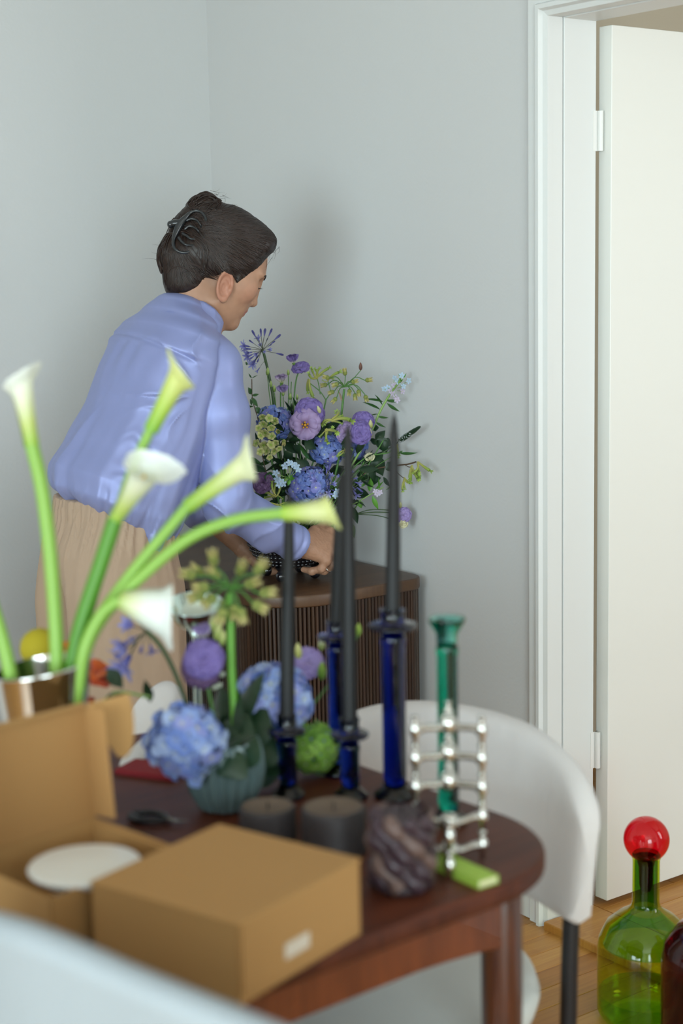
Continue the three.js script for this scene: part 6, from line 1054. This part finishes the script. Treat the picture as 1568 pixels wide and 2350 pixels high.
{ const o = flower('lisianthus', 'purple lisianthus with a spiral bloom, pale buds above and a mauve bloom below', BQ, [vr(4), T2(500, 1680), T2(480, 1590), T2(470, 1540)], 0.0022, stemMats.green);
  lisBloom(o, T2(467, 1510, -0.03), cam2(467, 1510, -0.05, 0.15), 0.0255, 'purple', 0.8); lisBloom(o, T2(452, 1553, -0.01), cam2(452, 1553, -0.4, -0.7), 0.024, 'plum', 0.9); lisBloom(o, T2(465, 1447, 0), V3(-0.1, 1, 0.1).normalize(), 0.018, 'lilac', 0.35);
  for (const [x, y, l] of [[497, 1470, 0.026], [508, 1482, 0.022], [486, 1448, 0.022]]) bud(o, T2(x, y), RIGHT.clone().multiplyScalar(0.2).add(V3(0, 1, 0)), l, '#9aab50', '#cfd08a'); for (const [x, y] of [[505, 1550], [488, 1580], [498, 1575]]) bud(o, T2(x, y), cam2(x, y, 0.6, 0.3), 0.014, '#c3cfa6', '#e3e8d2'); }
{ const o = flower('lisianthus', 'lilac lisianthus with buds between the blue candlesticks', BQ, [vr(5), T2(600, 1700, 0.12), T2(680, 1580, 0.16), T2(703, 1535, 0.17)], 0.002, stemMats.green);
  lisBloom(o, T2(708, 1518, 0.17), cam2(708, 1518, 0.1, 0.3), 0.0225, 'lilac', 0.8); bud(o, T2(686, 1512, 0.17), V3(-0.1, 1, 0), 0.024, '#b7b85c', '#d9d58a'); bud(o, T2(738, 1560, 0.17), V3(0.1, 1, 0), 0.028, '#6d9a2c', '#8fb23c'); bud(o, T2(738, 1492, 0.17), V3(0.1, 1, 0), 0.022, '#9aab50', '#e2dfc4'); }
{ const o = flower('lisianthus', 'single round green bud showing between two dark tapers', BQ, [vr(6), T2(690, 1650, 0.15), T2(790, 1520, 0.16), T2(822, 1458, 0.16)], 0.0016, stemMats.green); bud(o, T2(822, 1460, 0.16), V3(0.1, 1, 0), 0.020, '#8fb63a', '#b8d65a'); }
{ const o = flower('ornamental_onion', 'blurred ornamental onion with fat cream-tipped bells beside the mint goblet', BQ, [vr(7), T2(538, 1640), T2(531, 1520), T2(530, 1360)], 0.0058, std('#5f9a2a', 0.45)), hub = T2(530, 1348);
  for (const [x, y, dx, dy] of [[492, 1300, -0.1, 1], [586, 1318, 0.5, 0.7], [594, 1362, 1, 0.1], [578, 1382, 0.9, -0.5], [550, 1392, 0.2, -1], [514, 1392, -0.3, -1], [470, 1320, -0.8, 0.5], [452, 1322, -1, 0.2], [496, 1365, -0.7, -0.6], [482, 1345, -0.9, -0.1], [470, 1362, -0.8, -0.3], [548, 1322, 0.3, 0.8], [560, 1345, 0.8, 0.3], [520, 1372, -0.2, -0.9], [536, 1384, 0.1, -1], [505, 1330, -0.6, 0.6]]) { const z = rr(-0.03, 0.03); bell(o, hub, T2(x, y, z), RIGHT.clone().multiplyScalar(dx).add(V3(0, dy, 0)).addScaledVector(FWD, -0.2), 0.0255, stemMats.green, 0.12); } }
{ const c = T2(719, 1728, 0.11), o = thing('hydrangea', 'bright green hydrangea head lying low between the blue candlesticks', BQ, V3(c.x, TY, c.z), undefined); hydHead(o, V3(c.x, TY + 0.044, c.z), 0.036, 80, hyd.green, 0.0115); }
{ const o = flower('hydrangea_leaves', 'big dark green hydrangea leaves in the ribbed vase between the two blue heads', 'foliage', [vr(8), T2(535, 1700, 0.02), T2(530, 1620, 0.04)], 0.003, stemMats.dark);
  for (const [x0, y0, x1, y1, w, d] of [[520, 1720, 545, 1545, .03, .04], [530, 1740, 470, 1600, .03, .03], [545, 1740, 600, 1700, .03, .06], [520, 1760, 580, 1780, .03, -.03], [500, 1770, 520, 1690, .028, -.05], [540, 1690, 560, 1580, .028, .08], [560, 1760, 640, 1760, .028, .06], [490, 1700, 480, 1640, .024, .02], [505, 1740, 545, 1640, .034, -.02], [540, 1720, 505, 1600, .034, .0], [560, 1740, 575, 1620, .032, .03], [575, 1760, 610, 1690, .03, .02], [520, 1730, 470, 1680, .03, .02], [545, 1770, 560, 1690, .034, -.06], [590, 1770, 650, 1720, .028, .04], [500, 1780, 540, 1720, .032, -.08], [510, 1790, 460, 1810, .024, -.05], [560, 1790, 600, 1760, .026, .02]]) leafOn(o, T2(x0, y0, d), T2(x1, y1, d).sub(T2(x0, y0, d)), T2(x0, y0, d).distanceTo(T2(x1, y1, d)) * 1.15, w, leafDark, rr(-0.4, 0.4) + Math.PI, { point: 0.8, peak: 0.45, nu: 6 }); }
{ // mint goblet
  const c = at(446, 1372, 2.36), o = thing('goblet', 'shiny mint-coloured metal goblet behind the drooping calla lily', 'goblet', V3(c.x, TY, c.z)), h = c.y - TY, mint = new THREE.MeshPhysicalMaterial({ color: C('#cfe0d6'), metalness: 1, roughness: 0.16 });
  part(o, 'foot', lathe([[0, 0], [0.034, 0], [0.035, 0.003], [0.012, 0.009], [0.006, 0.018], [0.005, h - 0.06], [0.010, h - 0.048], [0, h - 0.048]], 40), mint);
  const bowl = part(o, 'bowl', lathe([[0, -0.034], [0.012, -0.034], [0.028, -0.024], [0.038, -0.010], [0.0425, 0.004], [0.0435, 0.006], [0.0412, 0.006], [0.036, -0.008], [0.026, -0.019], [0, -0.028]], 56), mint); bowl.position.y = h - 0.014; bowl.quaternion.setFromAxisAngle(RIGHT.clone().setY(0).normalize(), 0.24);
}
{ // napkin and shears on the tabletop
  const c = onY(352, 1772, TY), n = thing('napkin', 'folded dark red napkin on the table behind the open box lid', 'napkin', V3(c.x, TY, c.z)); n.rotation.y = 0.5;
  part(n, 'fold', rbx(-0.05, 0.05, 0.0, 0.004, -0.03, 0.03, 0.0018), std('#7a1620', 0.9)); part(n, 'fold', rbx(-0.048, 0.05, 0.004, 0.008, -0.028, 0.029, 0.0018), std('#82181f', 0.9));
  const s0 = onY(318, 1872, TY + 0.006), s1 = onY(398, 1880, TY + 0.006), s = thing('shears', 'black-handled shears lying on the dark tabletop next to the open box', 'shears', V3(s0.x, TY, s0.z)), d = s1.clone().sub(s0).setY(0), L = d.length(); d.normalize(); const w = V3(-d.z, 0, d.x), q = (a, b, y = 0.006) => V3().addScaledVector(d, a * L).addScaledVector(w, b).setY(y);
  part(s, 'handle', tube([q(-0.2, 0.004), q(0.2, 0.016), q(0.6, 0.012), q(0.85, 0.002)], (t) => 0.0055 - 0.002 * t, 20, 10), black); part(s, 'handle', tube([q(-0.2, -0.004), q(0.2, -0.016), q(0.6, -0.012), q(0.85, -0.002)], (t) => 0.0055 - 0.002 * t, 20, 10), black);
  part(s, 'blade', tube([q(0.85, 0.001), q(1.1, 0.004), q(1.45, 0.0)], (t) => 0.0035 * (1.1 - t), 14, 6), std('#8a8884', 0.3, { metalness: 1 }));
}
scene.traverse((o) => { if (o.isMesh) { o.castShadow = o.receiveShadow = true; } });
renderer.render(scene, camera);
